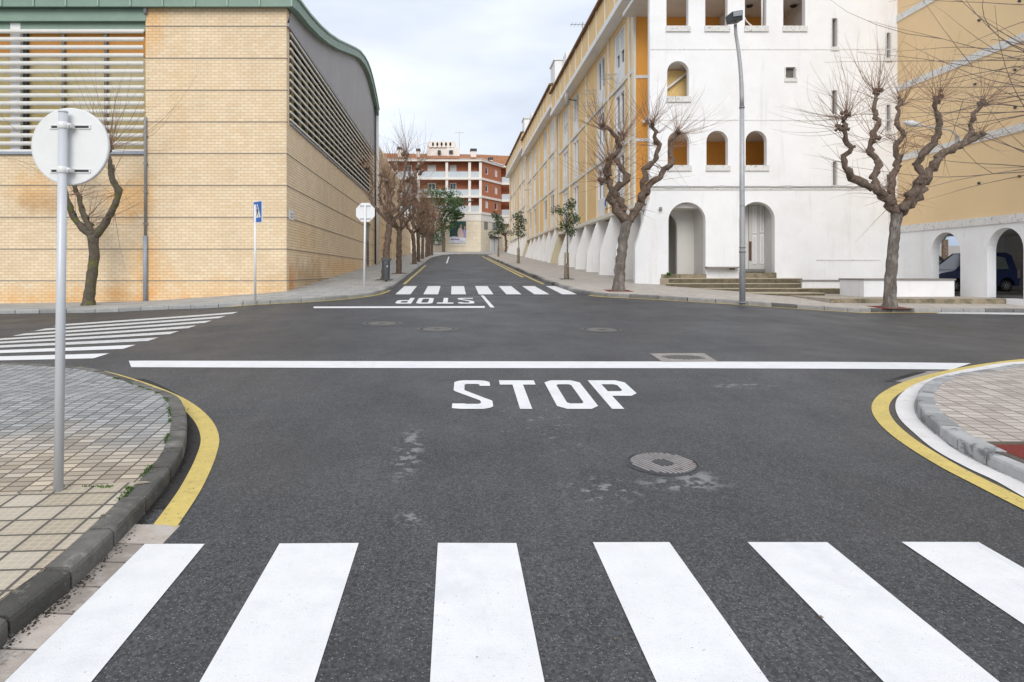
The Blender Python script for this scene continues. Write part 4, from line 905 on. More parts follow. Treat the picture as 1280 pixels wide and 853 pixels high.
# main base
mb = MB(); mb.slab([(-24, 3), (P0.x, 3), (P0.x, fz(276.5)), (-24, fz(276.5))], [[(fx(563), fz(313)), (fx(563), fz(313))] and [(fx(541), fz(306)), (fx(552.5), fz(306)), (fx(552.5), fz(288)), (fx(541), fz(288))]], (0, YF, 0), (1,0,0), (0,0,1), (0,1,0), .3)
mb.build('base_wall', M_beige, fb)
mb = MB(); mb.slab([(0, 3), (LW, 3), (LW, fz(276.5)), (0, fz(276.5))], [], P0, du, (0,0,1), -nn, .3); mb.box(P1.x, 30, 119.4, 119.7, 3, fz(276.5)); mb.build('base_wall', M_beige, fb)
def both(z0, z1, out, nm, m_, x0=-24):
    mb = MB(); mb.box(x0, P0.x + out * .4, YF - out, YF + .3, z0, z1); mb.slab([(0, z0 + .003), (LW, z0 + .003), (LW, z1 + .003), (0, z1 + .003)], [], P0 + nn * out, du, (0,0,1), -nn, .4 + out); mb.box(P1.x - .1, 16, 118.6 - out, 119.7, z0, z1); return mb.build(nm, m_, fb)
both(fz(276.4), fz(267.5), .05, 'white_band', M_fw)
for z in floors[0:1] + floors[1:]: both(z - .18, z + .18, .18, 'floor_band', M_fw)
both(fz(202), fz(199.2), .35, 'cornice', M_fw)
# recessed brick wall with balcony windows
mb = MB(); mb.box(-24, P0.x - .4, YF + 1.5, YF + 1.8, fz(267), fz(201.5)); mb.box(P0.x - 1.9, P0.x - .02, YF + .004, YF + .3, fz(267), fz(201.5)) if False else 0
mb.box(-24, fx(470), YF + .02, YF + 1.5, fz(267), fz(201.5)); mb.build('recessed_wall', M_red, fb)
hl = []
for fzv in (floors[0], floors[1], floors[2]):
    for a, b in ((.22, .36), (.68, .82)): hl.append([(LW * a, fzv + .95), (LW * b, fzv + .95), (LW * b, fzv + 2.2), (LW * a, fzv + 2.2)])
mb = MB(); mb.slab([(0, fz(267.4)), (LW, fz(267.4)), (LW, fz(201.5)), (0, fz(201.5))], hl, P0, du, (0,0,1), -nn, .3); mb.build('angled_wall', M_redy, fb)
for h_ in hl:
    mb = MB(); c = P0 + du * h_[0][0] - nn * .1; wdt = h_[1][0] - h_[0][0]
    mb.slab([(0, h_[0][1]), (wdt, h_[0][1]), (wdt, h_[2][1]), (0, h_[2][1])], [[(.12, h_[0][1] + .12), (wdt - .12, h_[0][1] + .12), (wdt - .12, h_[2][1] - .12), (.12, h_[2][1] - .12)]], c, du, (0,0,1), -nn, .1); wn = mb.build('window', M_wpaint, fb)
    mb = MB(); mb.slab([(.1, h_[0][1] + .1), (wdt - .1, h_[0][1] + .1), (wdt - .1, h_[2][1] - .1), (.1, h_[2][1] - .1)], [], c - nn * .05, du, (0,0,1), -nn, .02); mb.build('pane', rnd.choice((M_blind, M_blind, M_glass)), wn)
for k, fzv in enumerate(floors):
    ztop_ = (floors + [fz(201.5)])[k + 1] - .18
    for px in (600.5, 587, 558.5, 523, 495):
        mb = MB(); x = fx(px); mb.box(x - .22, x + .22, YF + .0, YF + .35, fzv + .18, ztop_); mb.build('column', M_fw, fb)
    prev = None
    for a, b in ((588.8, 600), (560, 585.2), (524.5, 557), (496.5, 521.5)):
        mb = MB(); mb.box(fx(a), fx(b), YF + .05, YF + .12, fzv + .2, fzv + 1.15); mb.build('balustrade', M_bal, fb)
        mb = MB(); mb.box(fx(a), fx(b), YF + .02, YF + .15, fzv + 1.18, fzv + 1.24); mb.build('handrail', M_galv, fb)
    for a, b in ((562, 570.5), (534.5, 545), (505, 515)):
        mb = MB(); mb.box(fx(a, 113.5), fx(b, 113.5), YF + 1.38, YF + 1.497, fzv + .2, fzv + 2.45); wn = mb.build('window', M_wpaint, fb)
        if (k + int(a)) % 2: mb = MB(); mb.box(fx(a, 113.5) + .15, fx((a + b) / 2, 113.5) - .05, YF + 1.34, YF + 1.377, fzv + .35, fzv + 2.25); mb.box(fx((a + b) / 2, 113.5) + .05, fx(b, 113.5) - .15, YF + 1.34, YF + 1.377, fzv + .35, fzv + 2.25); mb.build('pane', M_glass, wn)
        else: mb = MB(); mb.box(fx(a, 113.5) + .1, fx(b, 113.5) - .1, YF + 1.34, YF + 1.377, fzv + .3, fzv + 2.35); mb.build('blind', M_blind, wn)
    mb = MB(); mb.box(P1.x + .1, 14, 118.6, 118.7, fzv + .2, fzv + 1.15); mb.build('balustrade', M_bal, fb)
mb = MB(); mb.box(P1.x, 16, 120.6, 120.9, fz(267), fz(200)); mb.build('loggia_wall', M_red, fb)
# roof
mb = MB(); zr = fz(199.1); zr2 = ZY(192, 120)
mb.add([(-24, YF - .5, zr), (P0.x + .2, YF - .5, zr), (P1.x + .5, 118.2, zr), (16, 118.2, zr), (16, 126, zr2 + .3), (4, 121, zr2), (-24, 119, zr2), (-24, YF - .5, zr - .1)], [(0, 1, 5, 6), (1, 2, 5), (2, 3, 4, 5)])
mb.build('roof', M_rt, fb, fixn=False)
mb = MB(); mb.box(-24, P0.x, YF + 1.8, 126, 3, zr); mb.box(P0.x, 16, 121, 126, 3, zr); mb.add([(P0.x - .1, YF + .4, 3), (P1.x - .2, 119, 3), (P1.x, 121, 3), (P0.x - .1, 121, 3), (P0.x - .1, YF + .4, zr), (P1.x - .2, 119, zr), (P1.x, 121, zr), (P0.x - .1, 121, zr)], [(0,1,5,4),(1,2,6,5),(2,3,7,6),(3,0,4,7),(4,5,6,7)]); mb.build('core', M_red, fb)
# base openings on the angled side
def aw(a, b, t, bo, m_, nm, dep=.06, par=fb):     # px range on the angled wall
    def s_of(px): # intersection of the px ray with the wall line
        k = (px - CX) / F; return (k * P0.y - P0.x) / (du.x - k * du.y)
    sa, sb = s_of(a), s_of(b); Ym = P0.y + du.y * (sa + sb) / 2; mb = MB()
    mb.slab([(sa, ZY(bo, Ym)), (sb, ZY(bo, Ym)), (sb, ZY(t, Ym)), (sa, ZY(t, Ym))], [], P0 + nn * dep, du, (0,0,1), -nn, dep - .003); return mb.build(nm, m_, par)
aw(605, 609.5, 277.5, 287, mat('grey_shutter', (.22, .22, .21), .7), 'window'); aw(615.5, 622, 279, 287.5, mat('grey_green_window', (.25, .29, .29), .5), 'window')
dr = aw(613, 622, 298.5, 315, M_wpaint, 'door'); aw(617.4, 617.8, 299, 315, M_str, 'door_gap', .09, dr); aw(611.5, 623.5, 296.3, 298, M_dark, 'door_canopy', .5)
mb = MB(); mb.box(fx(541.2), fx(552.3), YF + .15, YF + .2, fz(306), fz(288)); mb.build('shutter', M_blind, fb)
mb = MB(); mb.box(fx(541), fx(552.5), YF - .1, YF + .1, fz(306.6), fz(305.8)); mb.build('shutter_sill', M_dark, fb)
mb = MB(); mb.box(fx(583.5), fx(583.9), YF - .03, YF, fz(315), fz(277)); mb.box(fx(562), fx(583), YF - .12, YF - .0, fz(307.3), fz(305.9)); mb.build('ledge', M_fw, fb)
# rooftop
mb = MB(); mb.box(fx(532), fx(568), 118, 124, zr2 - 1, ZY(181, 118)); mb.build('penthouse', M_fw, fb)
for k in range(6):
    mb = MB(); mb.lathe([(.55, 0), (.62, .25), (.35, .3), (.32, .05)], (fx(537 + k * 5.7), 117.7, ZY(180.5, 117.7)), 14, 'y'); mb.build('round_vent', M_fw, fb)
mb = MB(); mb.box(fx(558), fx(575), 117.5, 121, zr2 - 1, ZY(185, 117.5)); mb.build('penthouse', M_fw, fb)
for a, b, t in ((589, 596, 189), (519.5, 523.5, 189), (495, 500, 187), (612, 617, 200)):
    mb = MB(); mb.box(fx(a), fx(b), 115, 116, zr - .2, ZY(t, 115)); ch = mb.build('chimney', M_fw, fb); mb = MB(); mb.box(fx(a) - .1, fx(b) + .1, 114.9, 116.1, ZY(t, 115) + .003, ZY(t - 3, 115)); mb.build('chimney_cap', M_dark, ch)
mb = MB(); mb.box(fx(546), fx(550), 117.3, 118, zr2 - .5, ZY(188, 117.3)); mb.box(fx(561), fx(566), 117.2, 117.6, zr2 - .5, ZY(188, 117.2)); mb.build('vent_box', M_dark, fb)
aerial(fx(574.5), 118, zr2, 3.6, 'tall aerial beside the roof terrace of the red apartments')
# poster
t = thing('advertising_poster', 'dark green advertising poster with two figures on the beige wall', 'poster', (fx(572), YF - .05, fz(304)))
def bx2(a, b, tt, bo, d, nm, m_): q = MB(); q.box(fx(a), fx(b), YF - d, YF - d + .03, fz(bo), fz(tt)); return q.build(nm, m_, t)
bx2(562.2, 582.6, 277, 304.3, .05, 'panel', mat('poster_green', (.02, .075, .065), .5, .2, 1))
mb = MB(); mb.slab([(fx(562.2), fz(303.9)), (fx(582.6), fz(303.9)), (fx(582.6), fz(297.5)), (fx(575), fz(296.6)), (fx(567), fz(295.6)), (fx(562.2), fz(296.6))], [], (0, YF - .055, 0), (1,0,0), (0,0,1), (0,-1,0), .01); mb.build('caption_field', mat('poster_lilac', (.72, .74, .85), .5), t)
mb = MB()
for k in range(9):
    x = fx(563.6 + k * 1.15 + (k > 3) * .7); mb.box(x, x + .11, YF - .072, YF - .066, fz(300.2), fz(298.8))
mb.box(fx(572), fx(581), YF - .072, YF - .066, fz(301.9), fz(301.5)); mb.build('caption', mat('poster_purple', (.12, .08, .25), .5), t)
def blob(pts, m_, nm, d): q = MB(); q.slab([(fx(a), fz(b)) for a, b in pts], [], (0, YF - d, 0), (1,0,0), (0,0,1), (0,-1,0), .008); q.build(nm, m_, t)
blob([(572.5, 296), (571.8, 291), (573, 286), (575.5, 284.5), (577.5, 286), (579, 292), (579.5, 297), (575, 296.6)], mat('poster_pink', (.70, .52, .47), .6), 'figure', .062)
blob([(575, 284.5), (575, 282), (576, 280.6), (577.3, 281.6), (577.2, 284.2), (576.2, 285.2)], mat('poster_skin', (.50, .30, .22), .6), 'figure_head', .064)
blob([(578, 296.8), (577.4, 291.5), (578.7, 288), (581, 286), (582.4, 288), (582.5, 297.2)], mat('poster_violet', (.35, .30, .55), .6), 'figure', .060)
blob([(580, 286), (580.2, 283.5), (581.4, 282.8), (582.2, 284), (581.8, 286)], mat('poster_skin', (.50, .30, .22), .6), 'figure_head', .063)
# ================================================================ TREES
M_bark = mat('pollard_bark', (.14, .10, .075), .95, .45, 9, bump=1.0, bscale=30, coord='O', spots=[(11, .54, .64, (.27, .22, .17), .75), (7, .56, .7, (.045, .032, .025), .75)])
M_barkr = mat('reddish_bark', (.19, .135, .10), .95, .35, 9, bump=1.0, bscale=30, coord='O', spots=[(9, .56, .66, (.34, .25, .19), .6), (7, .6, .75, (.07, .045, .03), .6)])
M_barkg = mat('pale_trunk_bark', (.15, .125, .105), .95, .3, 8, bump=1.0, bscale=28, coord='O', spots=[(6, .50, .60, (.30, .275, .24), .75, (1, 1, .35)), (20, .55, .63, (.045, .035, .03), .8, (1, 1, .18)), (16, .64, .7, (.05, .04, .03), .8)])
M_barkm = mat('mossy_bark', (.115, .095, .07), .95, .35, 9, bump=1.0, bscale=45, coord='O', spots=[(4, .52, .62, (.14, .15, .02), .8), (12, .6, .7, (.04, .03, .025), .6)])
M_twig = mat('brown_twigs', (.28, .17, .115), .9, .3, 4, coord='O')
M_twigg = mat('grey_brown_twigs', (.20, .155, .125), .9, .3, 4, coord='O')
def crook(pts, rr, amp, seg=.13):
    """subdivide a limb and make it crooked"""
    pts = [Vector(p) for p in pts]; out = []
    sm = []
    for i in range(len(pts) - 1):
        p0 = pts[max(i - 1, 0)]; p1 = pts[i]; p2 = pts[i + 1]; p3 = pts[min(i + 2, len(pts) - 1)]
        n = max(2, int((p2 - p1).length / seg))
        for k in range(n):
            t = k / n; sm.append(.5 * ((2 * p1) + (-p0 + p2) * t + (2 * p0 - 5 * p1 + 4 * p2 - p3) * t * t + (-p0 + 3 * p1 - 3 * p2 + p3) * t ** 3))
    sm.append(pts[-1]); o = rr.random() * 99
    for i, p in enumerate(sm):
        k = min(1, i / 3) * min(1, (len(sm) - 1 - i) / 2)
        out.append(p + Vector((noise.noise(Vector((i * .6, o, 0))), noise.noise(Vector((i * .6, o, 7))), noise.noise(Vector((i * .6, o, 3))) * .6)) * amp * k)
    return out
def limb(mb, pts, r0, r1, rr, amp=.07, n=9, knob=.16):
    ps = crook(pts, rr, amp); m = len(ps); o = rr.random() * 50
    rad = [(r0 + (r1 - r0) * (i / (m - 1)) ** .8) * (1 + knob * 1.6 * noise.noise(Vector((i * .9, o, 1)))) for i in range(m)]
    mb.tube(ps, rad, n, rough=.35); return ps, rad
def lump(mb, c, r, rr):
    n, q = 7, 5; vs = []; o = rr.random() * 30
    for j in range(q + 1):
        a = math.pi * j / q
        for k in range(n):
            b = 2 * math.pi * k / n; d = Vector((math.sin(a) * math.cos(b), math.sin(a) * math.sin(b), math.cos(a)))
            vs.append(Vector(c) + d * r * (1 + .55 * noise.noise(d * 1.7 + Vector((o, 0, 0)))))
    mb.add(vs, [(j * n + k, j * n + (k + 1) % n, (j + 1) * n + (k + 1) % n, (j + 1) * n + k) for j in range(q) for k in range(n)], smooth=True)
def twig(mb, p, d, ln, rr, r=.008, droop=.0, n=6, curl=.25, sides=3, fork=.25):
    d = Vector(d).normalized(); pts = [Vector(p)]; side = Vector((rr.gauss(0, 1), rr.gauss(0, 1), rr.gauss(0, .5))) * curl
    for i in range(n):
        d = (d + side * (1 / n) + Vector((0, 0, -droop / n)) + Vector((rr.gauss(0, .03), rr.gauss(0, .03), rr.gauss(0, .03)))).normalized(); pts.append(pts[-1] + d * ln / n)
    mb.tube(pts, [r * (1 - .8 * i / n) for i in range(n + 1)], sides, cap=False)
    if rr.random() < fork:
        k = rr.randint(1, n - 2); twig(mb, pts[k], d + Vector((rr.gauss(0, .5), rr.gauss(0, .5), rr.gauss(0, .4))), ln * .5, rr, r * .6, droop, 4, curl, sides, 0)
def burst(tw, c, axis, num, ln, rr, spread=.8, r=.008, droop=0, curl=.25, sides=3, fork=.25):
    for _ in range(num):
        d = Vector(axis).normalized() + Vector((rr.gauss(0, spread), rr.gauss(0, spread), rr.gauss(0, spread * .6)))
        twig(tw, Vector(c) + Vector((rr.gauss(0, .04), rr.gauss(0, .04), rr.gauss(0, .03))), d, ln * rr.uniform(.45, 1.15), rr, r * rr.uniform(.7, 1.2), droop, curl=curl, sides=sides, fork=fork)
def hero(label, base, dz, trunk, tr, limbs, seed, tw_n=26, tw_len=1.5, bark=None, group='bare pollarded trees', side_t=5, depth=1.0, zc=None, twr=.008):
    rr = random.Random(seed); B = G(*base, dz); Y = B.y; k = Y / F
    def P(px, py, dy=0): return Vector(((px - CX) * (Y + dy) / F, Y + dy, HC + (CY - py) * (Y + dy) / F))
    t = thing('pollarded_tree', label, 'tree', B, group)
    tm = MB(); pts = [P(*q) for q in trunk]; pts[0] = B - Vector((0, 0, .1)); ps = crook(pts, rr, .03)
    m = len(ps); rad = []
    for i, p in enumerate(ps):
        u = i / (m - 1); rad.append(tr * (1 + .45 * max(0, 1 - u * 6) - .18 * u + (.12 if u > .9 else 0)))
    tm.tube(ps, rad, 14, rough=.22); tm.build('trunk', M_barkg if bark is None else bark, t)
    lm = MB(); tw = MB()
    for L_ in limbs:
        pl = L_['p']; d0, d1 = L_.get('d', (0, rr.uniform(-1, 1) * depth)); n = len(pl)
        pp = [P(a, b, d0 + (d1 - d0) * (i / (n - 1)) ** 1.2) for i, (a, b) in enumerate(pl)]
        ps, rad = limb(lm, pp, L_.get('r0', tr * .62) * 1.1, L_.get('r1', tr * .27) * 1.2, rr, amp=L_.get('amp', .15), n=10, knob=.3)
        for i in range(3, len(ps) - 1):
            if rr.random() < .8:
                q = ps[i] + Vector((rr.gauss(0, 1), rr.gauss(0, 1), rr.gauss(0, .6))).normalized() * rad[i] * .9
                lump(lm, q, rad[i] * rr.uniform(.3, .58), rr)
                if rr.random() < L_.get('sp', .38): burst(tw, q, (q - ps[i]) * 3 + Vector((0, 0, .2)), rr.randint(1, side_t), tw_len * .75, rr, .5, droop=rr.uniform(-.4, .5), r=twr)
        e_ = ps[-1]; ax = (ps[-1] - ps[-4]).normalized()
        if L_.get('knob', True):
            for _ in range(5): lump(lm, e_ + Vector((rr.gauss(0, .07), rr.gauss(0, .07), rr.gauss(0, .08))), rr.uniform(.045, .085), rr)
            nb = int(tw_n * L_.get('tw', 1)); burst(tw, e_, ax * .4 + Vector((0, 0, 1.0)), nb // 3, tw_len * .8 * L_.get('tl', 1), rr, .45, droop=-.2, curl=.45, r=twr); burst(tw, e_ - Vector((0, 0, .1)), ax * .3 + Vector((e_.x - B.x, 0, 0)) * .5 + Vector((0, 0, .35)), nb - nb // 3, tw_len * 1.05 * L_.get('tl', 1), rr, .9, droop=-.55, curl=.55, r=twr * .9)
    lm.build('limbs', M_bark if bark is None else bark, t); tw.build('twigs', M_twig, t, fixn=False)
    return t
def Z5(l): return [(1000 + a / 2.132, b / 2.132) for a, b in l]
def Z3(l): return [(600 + a / 2.131, b / 2.131) for a, b in l]
def Z1(l): return [(a / 2.132, b / 2.132) for a, b in l]
hero('largest bare pollarded tree, on red gravel by the kerb before the yellow wing', (1112, 384.5), KH, Z5([(240, 815), (242, 740), (249, 650), (256, 590), (262, 560)]), .185, [
    dict(p=Z5([(262, 568), (228, 530), (188, 498), (150, 475), (122, 440), (128, 395), (112, 350), (125, 305)]), r0=.15, d=(0, -.9), tl=1.1),
    dict(p=Z5([(250, 545), (218, 512), (192, 480), (205, 430), (186, 375), (205, 325), (196, 285), (204, 245)]), r0=.13, d=(-.1, .8)),
    dict(p=Z5([(258, 560), (240, 520), (250, 465), (262, 430), (254, 395), (273, 360), (256, 318), (270, 272)]), r0=.12, d=(.1, 1.5)),
    dict(p=Z5([(268, 562), (298, 520), (322, 475), (314, 425), (345, 392), (374, 345), (358, 298), (366, 262)]), r0=.15, d=(-.1, -1.0)),
    dict(p=Z5([(268, 568), (318, 516), (345, 455), (385, 408), (430, 385), (478, 362)]), r0=.15, r1=.08, d=(0, .5), tw=.5),
    dict(p=Z5([(432, 385), (455, 355), (458, 318), (478, 295), (486, 272)]), r0=.085, r1=.05, d=(.4, .2)),
    dict(p=Z5([(186, 380), (200, 372)]), r0=.05, r1=.04, d=(.6, .2), tw=.4),
    dict(p=Z5([(130, 345), (104, 335)]), r0=.05, r1=.045, d=(-.8, -1), tw=.4)], 11, tw_n=44, tw_len=2.1, side_t=9, twr=.0095)
hero('bare pollarded tree leaning right at the far right corner before the white arches', (773, 363.5), KH, Z3([(370, 775), (374, 700), (384, 630), (392, 590)]), .20, [
    dict(p=Z3([(394, 590), (362, 555), (345, 520), (350, 485), (332, 465), (345, 430)]), r0=.15, d=(0, -.8)),
    dict(p=Z3([(345, 470), (340, 430), (372, 400), (366, 365), (330, 338)]), r0=.09, d=(-.6, -1.2)),
    dict(p=Z3([(388, 592), (376, 545), (360, 510), (388, 480), (372, 440), (362, 410), (380, 362)]), r0=.15, d=(.1, .9)),
    dict(p=Z3([(396, 590), (424, 548), (436, 500), (440, 455), (470, 420), (472, 375), (455, 332)]), r0=.14, d=(0, -.6)),
    dict(p=Z3([(428, 545), (455, 492), (495, 448), (512, 425), (505, 395), (525, 350)]), r0=.13, d=(0, .7), tl=1.1),
    dict(p=Z3([(350, 490), (325, 480)]), r0=.06, r1=.05, d=(-.3, -.5), tw=.5)], 23, tw_n=44, tw_len=2.0, side_t=9, twr=.0095)
hero('bare forked tree with yellow moss against the brick wall behind the round sign', (109.5, 381.5), KH, Z1([(243, 812), (240, 770), (250, 700), (250, 655), (248, 628)]), .19, [
    dict(p=Z1([(246, 630), (205, 592), (186, 552), (172, 505), (176, 470)]), r0=.12, r1=.06, d=(0, -.4), amp=.03, tw=.5),
    dict(p=Z1([(250, 628), (222, 570), (210, 525), (196, 490), (205, 450)]), r0=.11, r1=.05, d=(0, .5), amp=.03, tw=.5),
    dict(p=Z1([(254, 630), (288, 582), (316, 518), (300, 478), (296, 440)]), r0=.12, r1=.085, d=(0, -.3), amp=.04, knob=False),
    dict(p=Z1([(296, 445), (288, 415), (291, 390)]), r0=.08, r1=.06, d=(-.3, -.4), tw=1.0, tl=1.25, spr=.4),
    dict(p=Z1([(30, 440), (20, 440)]), r0=.01, r1=.01, d=(-.3, -.4), knob=False, sp=0)][:4], 31, tw_n=40, tw_len=2.9, bark=M_barkm, side_t=5, twr=.011)
# the near tree outside the frame on the right: long whips reach into the picture
rr = random.Random(5); B = Vector((5.78, 5.95, g(5.78, 5.95) + KH)); t = thing('pollarded_tree', 'near tree just outside on the right, its long bare whips crossing the upper right corner', 'tree', B, 'bare pollarded trees')
mb = MB(); mb.tube(crook([B - Vector((0, 0, .1)), B + Vector((.4, .12, .9)), B + Vector((1.05, .3, 2.1))], rr, .03), [.17, .16, .15, .14] + [.14] * 20 if False else .14, 12, rough=.2); mb.build('trunk', M_barkg, t)
lm = MB(); tw = MB(); top = B + Vector((1.05, .3, 2.05))
ends = [(6.25, 6.9, 3.0), (6.0, 6.4, 3.65), (6.35, 7.1, 4.15), (6.6, 5.6, 4.2), (7.4, 6.6, 4.0), (6.6, 7.5, 3.7), (6.3, 6.6, 4.5)]
for e_ in ends:
    e_ = Vector(e_); ps, rad = limb(lm, [top, top.lerp(e_, .5) + Vector((rr.gauss(0, .1), rr.gauss(0, .1), -.1)), e_], .11, .055, rr, .08)
    for _ in range(4): lump(lm, e_ + Vector((rr.gauss(0, .05), rr.gauss(0, .05), rr.gauss(0, .05))), .08, rr)
    for _ in range(10):
        d = Vector((-1.0 if e_.x < 6.5 or rr.random() < .3 else rr.gauss(0, .7), rr.gauss(0, .45), rr.uniform(-.15, .42)))
        twig(tw, e_, d, rr.uniform(1.2, 2.4), rr, .0065, rr.uniform(-.6, .35), n=10, curl=.75, sides=5, fork=.6)
lm.build('limbs', M_bark, t); tw.build('twigs', M_twigg, t, fixn=False)
# row along the brick hall
def street_pollard(seed, H=5.6, lean=0.1):
    rr = random.Random(seed); t = thing('pollarded_tree', 'x', 'tree', (0, 0, 0), 'row of bare pollarded trees along the brick hall')
    tm = MB(); h = 2.2 * H / 5.6 + .4; top = Vector((lean, rr.gauss(0, .05), h)); ps = crook([(0, 0, -.1), (lean * .3, .0, h * .5), top], rr, .04); m = len(ps)
    tm.tube(ps, [.17 * (1.3 if i < 2 else 1) - .03 * i / m for i in range(m)], 10, rough=.25); tm.build('trunk', M_bark, t)
    lm = MB(); tw = MB()
    for k in range(7):
        a = 2 * math.pi * k / 7 + rr.gauss(0, .3); rad_ = rr.uniform(.55, 1.25); z = rr.uniform(.75, 1.0) * H
        e_ = Vector((lean + rad_ * math.cos(a), rad_ * math.sin(a), z)); mid = top.lerp(e_, .45) + Vector((.35 * math.cos(a), .35 * math.sin(a), -.15))
        ps, rad = limb(lm, [top - Vector((0, 0, .1)), mid, mid.lerp(e_, .55) + Vector((rr.gauss(0, .15), rr.gauss(0, .15), 0)), e_], .085, .04, rr, .2)
        for i in range(4, len(ps)):
            if rr.random() < .45:
                q = ps[i] + Vector((rr.gauss(0, 1), rr.gauss(0, 1), rr.gauss(0, .6))).normalized() * rad[i]
                lump(lm, q, rr.uniform(.035, .06), rr); burst(tw, q, (q - ps[i]) * 4 + Vector((0, 0, .4)), rr.randint(4, 9), .6, rr, .8, r=.009)
        for _ in range(4): lump(lm, e_ + Vector((rr.gauss(0, .07), rr.gauss(0, .07), rr.gauss(0, .07))), .09, rr)
        burst(tw, e_, (e_ - mid) + Vector((0, 0, 1)), 26, 2.0, rr, .5, r=.010)
    lm.build('limbs', M_barkr, t); tw.build('twigs', M_twig, t, fixn=False); return t
protos = [street_pollard(41, 5.7), street_pollard(42, 5.4), street_pollard(43, 5.0)]
names = ['bare pollarded tree behind the litter bin, first of the row by the brick hall', 'bare pollarded tree just up the street from the litter bin, second of the row', 'third tree of the bare row along the brick hall', 'fourth tree of the bare row along the brick hall', 'fifth tree of the bare row along the brick hall',
         'sixth tree of the bare row along the brick hall', 'seventh tree of the bare row along the brick hall', 'last tree of the bare row before the far leafy one']
spots_ = [(480.5, 350, 1.02, .25), (498.6, 342, .96, .1), (518, 330.3, 1.0, .1), (523.3, 327.3, .98, 0), (528, 323.8, .95, 0), (533, 321.6, .95, 0), (536.5, 320.3, .95, 0), (540, 319.2, .95, 0)]
for i, (px, py, s_, ln) in enumerate(spots_):
    o = protos[i % 3] if i < 3 else copy_tree(protos[i % 3]); o.location = G(px, py, KH); o.rotation_euler = (0, R(3 if i == 0 else 0), R(0 if i == 0 else i * 77)); o.scale = (s_, s_, s_); o['label'] = names[i]
# leafy trees
M_leaf = mat('glossy_leaves', (.045, .085, .03), .5, .35, 5, coord='O', tintamt=.7, spots=[(6, .6, .75, (.13, .10, .05), .5)])
M_leafg = mat('mid_green_leaves', (.06, .115, .035), .6, .35, 2, coord='O', tintamt=.7)
def leaves(mb, c, rad, num, size, rr, hole=.0):
    c = Vector(c); got = 0; tries = 0
    while got < num and tries < num * 6:
        tries += 1
        d = Vector((rr.uniform(-1, 1), rr.uniform(-1, 1), rr.uniform(-1, 1)))
        if d.length > 1: continue
        p = Vector((d.x * rad[0], d.y * rad[1], d.z * rad[2]))
        if noise.noise(p * (1.6 / max(rad[0], .3)) * 1.5 + c * .37) < hole + .25 * (d.length - .6): continue
        got += 1; s_ = size * rr.uniform(.6, 1.2); a = Vector((rr.gauss(0, 1), rr.gauss(0, 1), rr.gauss(0, 1))).normalized(); b = a.cross(Vector((rr.gauss(0, 1), rr.gauss(0, 1), rr.gauss(0, 1)))).normalized()
        p += c; mb.add([p - a * s_, p + b * s_ * .45, p + a * s_, p - b * s_ * .45], [(0, 1, 2, 3)], tint=rr.random())
def young(label, px, py, h, cr, ch, seed, n=1500, size=.055):
    rr = random.Random(seed); B = G(px, py, KH); t = thing('young_tree', label, 'tree', B, 'young staked trees on the right pavement')
    mb = MB(); mb.tube(crook([B - Vector((0, 0, .1)), B + Vector((.03, 0, h * .5)), B + Vector((-.02, 0, h - ch * .4))], rr, .04), .035, 7); mb.build('trunk', M_barkg, t)
    mb = MB(); c0 = B + Vector((0, 0, h - ch))
    for k in range(9): twig(mb, c0 + Vector((0, 0, rr.random() * ch * .3)), (rr.gauss(0, .6), rr.gauss(0, .6), 1), ch * .8, rr, .014)
    mb.build('branches', M_twigg, t, fixn=False)
    mb = MB()
    for k in range(9):
        u = k / 8; w_ = cr * (.55 + .6 * math.sin(math.pi * (.15 + .7 * u))) * .62
        leaves(mb, B + Vector((rr.gauss(0, cr * .32), rr.gauss(0, cr * .3), h - ch + ch * (.1 + .85 * u))), (w_, w_, ch * .16), n // 9, size, rr, -.05)
    mb.build('crown', M_leaf, t, fixn=False)
    for sx in (-.09, .09):
        mb = MB(); mb.tube([B + Vector((sx, .02, -.1)), B + Vector((sx * .8, .02, 1.25))], .035, 8); mb.build('stake', mat('wooden_stake', (.24, .18, .10), .9, .2, 8, coord='O'), t)
    return t
young('nearest young leafy tree tied to wooden stakes on the right pavement', 708.5, 349, 3.65, .52, 1.55, 61)
young('second young leafy tree with stakes on the right pavement', 648, 329.5, 4.0, .72, 1.9, 62, 1300, .07)
young('farthest young dark leafy tree on the right pavement by the red apartments', 623, 321, 4.9, 1.0, 2.6, 63, 1300, .10)
rr = random.Random(71); B = Vector((fx(554.5, 108), 108, g(0, 108) + .1)); t = thing('leafy_tree', 'big green leafy tree before the red apartments and their poster', 'tree', B)
kk = B.y / F; mb = MB(); mb.tube(crook([B - Vector((0, 0, .2)), B + Vector((0, 0, 2)), B + Vector((-.2, 0, 4.4))], rr, .1), .28, 9); 
for k in range(6): mb.tube(crook([B + Vector((-.1, 0, 3.4)), B + Vector((rr.gauss(0, 1.6), rr.gauss(0, 1), 6)), B + Vector((rr.gauss(.3, 2.4), rr.gauss(0, 1.5), 8.2))], rr, .3), .11, 6)
mb.build('trunk', M_bark, t); mb = MB()
for (px, py, r) in ((540, 245, 1.7), (553, 242, 2.0), (567, 246, 1.8), (575, 257, 1.4), (560, 262, 2.2), (545, 262, 2.0), (535, 280, 1.8), (550, 285, 2.0), (563, 280, 1.6), (548, 297, 1.5), (537, 292, 1.4), (577, 270, .9), (528, 268, 1.6), (570, 268, 1.2)):
    leaves(mb, B + Vector(((px - 558.5) * kk, rr.gauss(-.6, 1.0), (316.3 - py) * kk)), (r * 1.1, r * 1.1, r * .85), 520, .17, rr, .02)
mb.build('crown', M_leafg, t, fixn=False)
rr = random.Random(72); B = Vector((fx(632), 113.0, 5.1)); t = thing('bare_dark_tree', 'small dark bare tree at the street end right of the farthest young tree', 'tree', B)
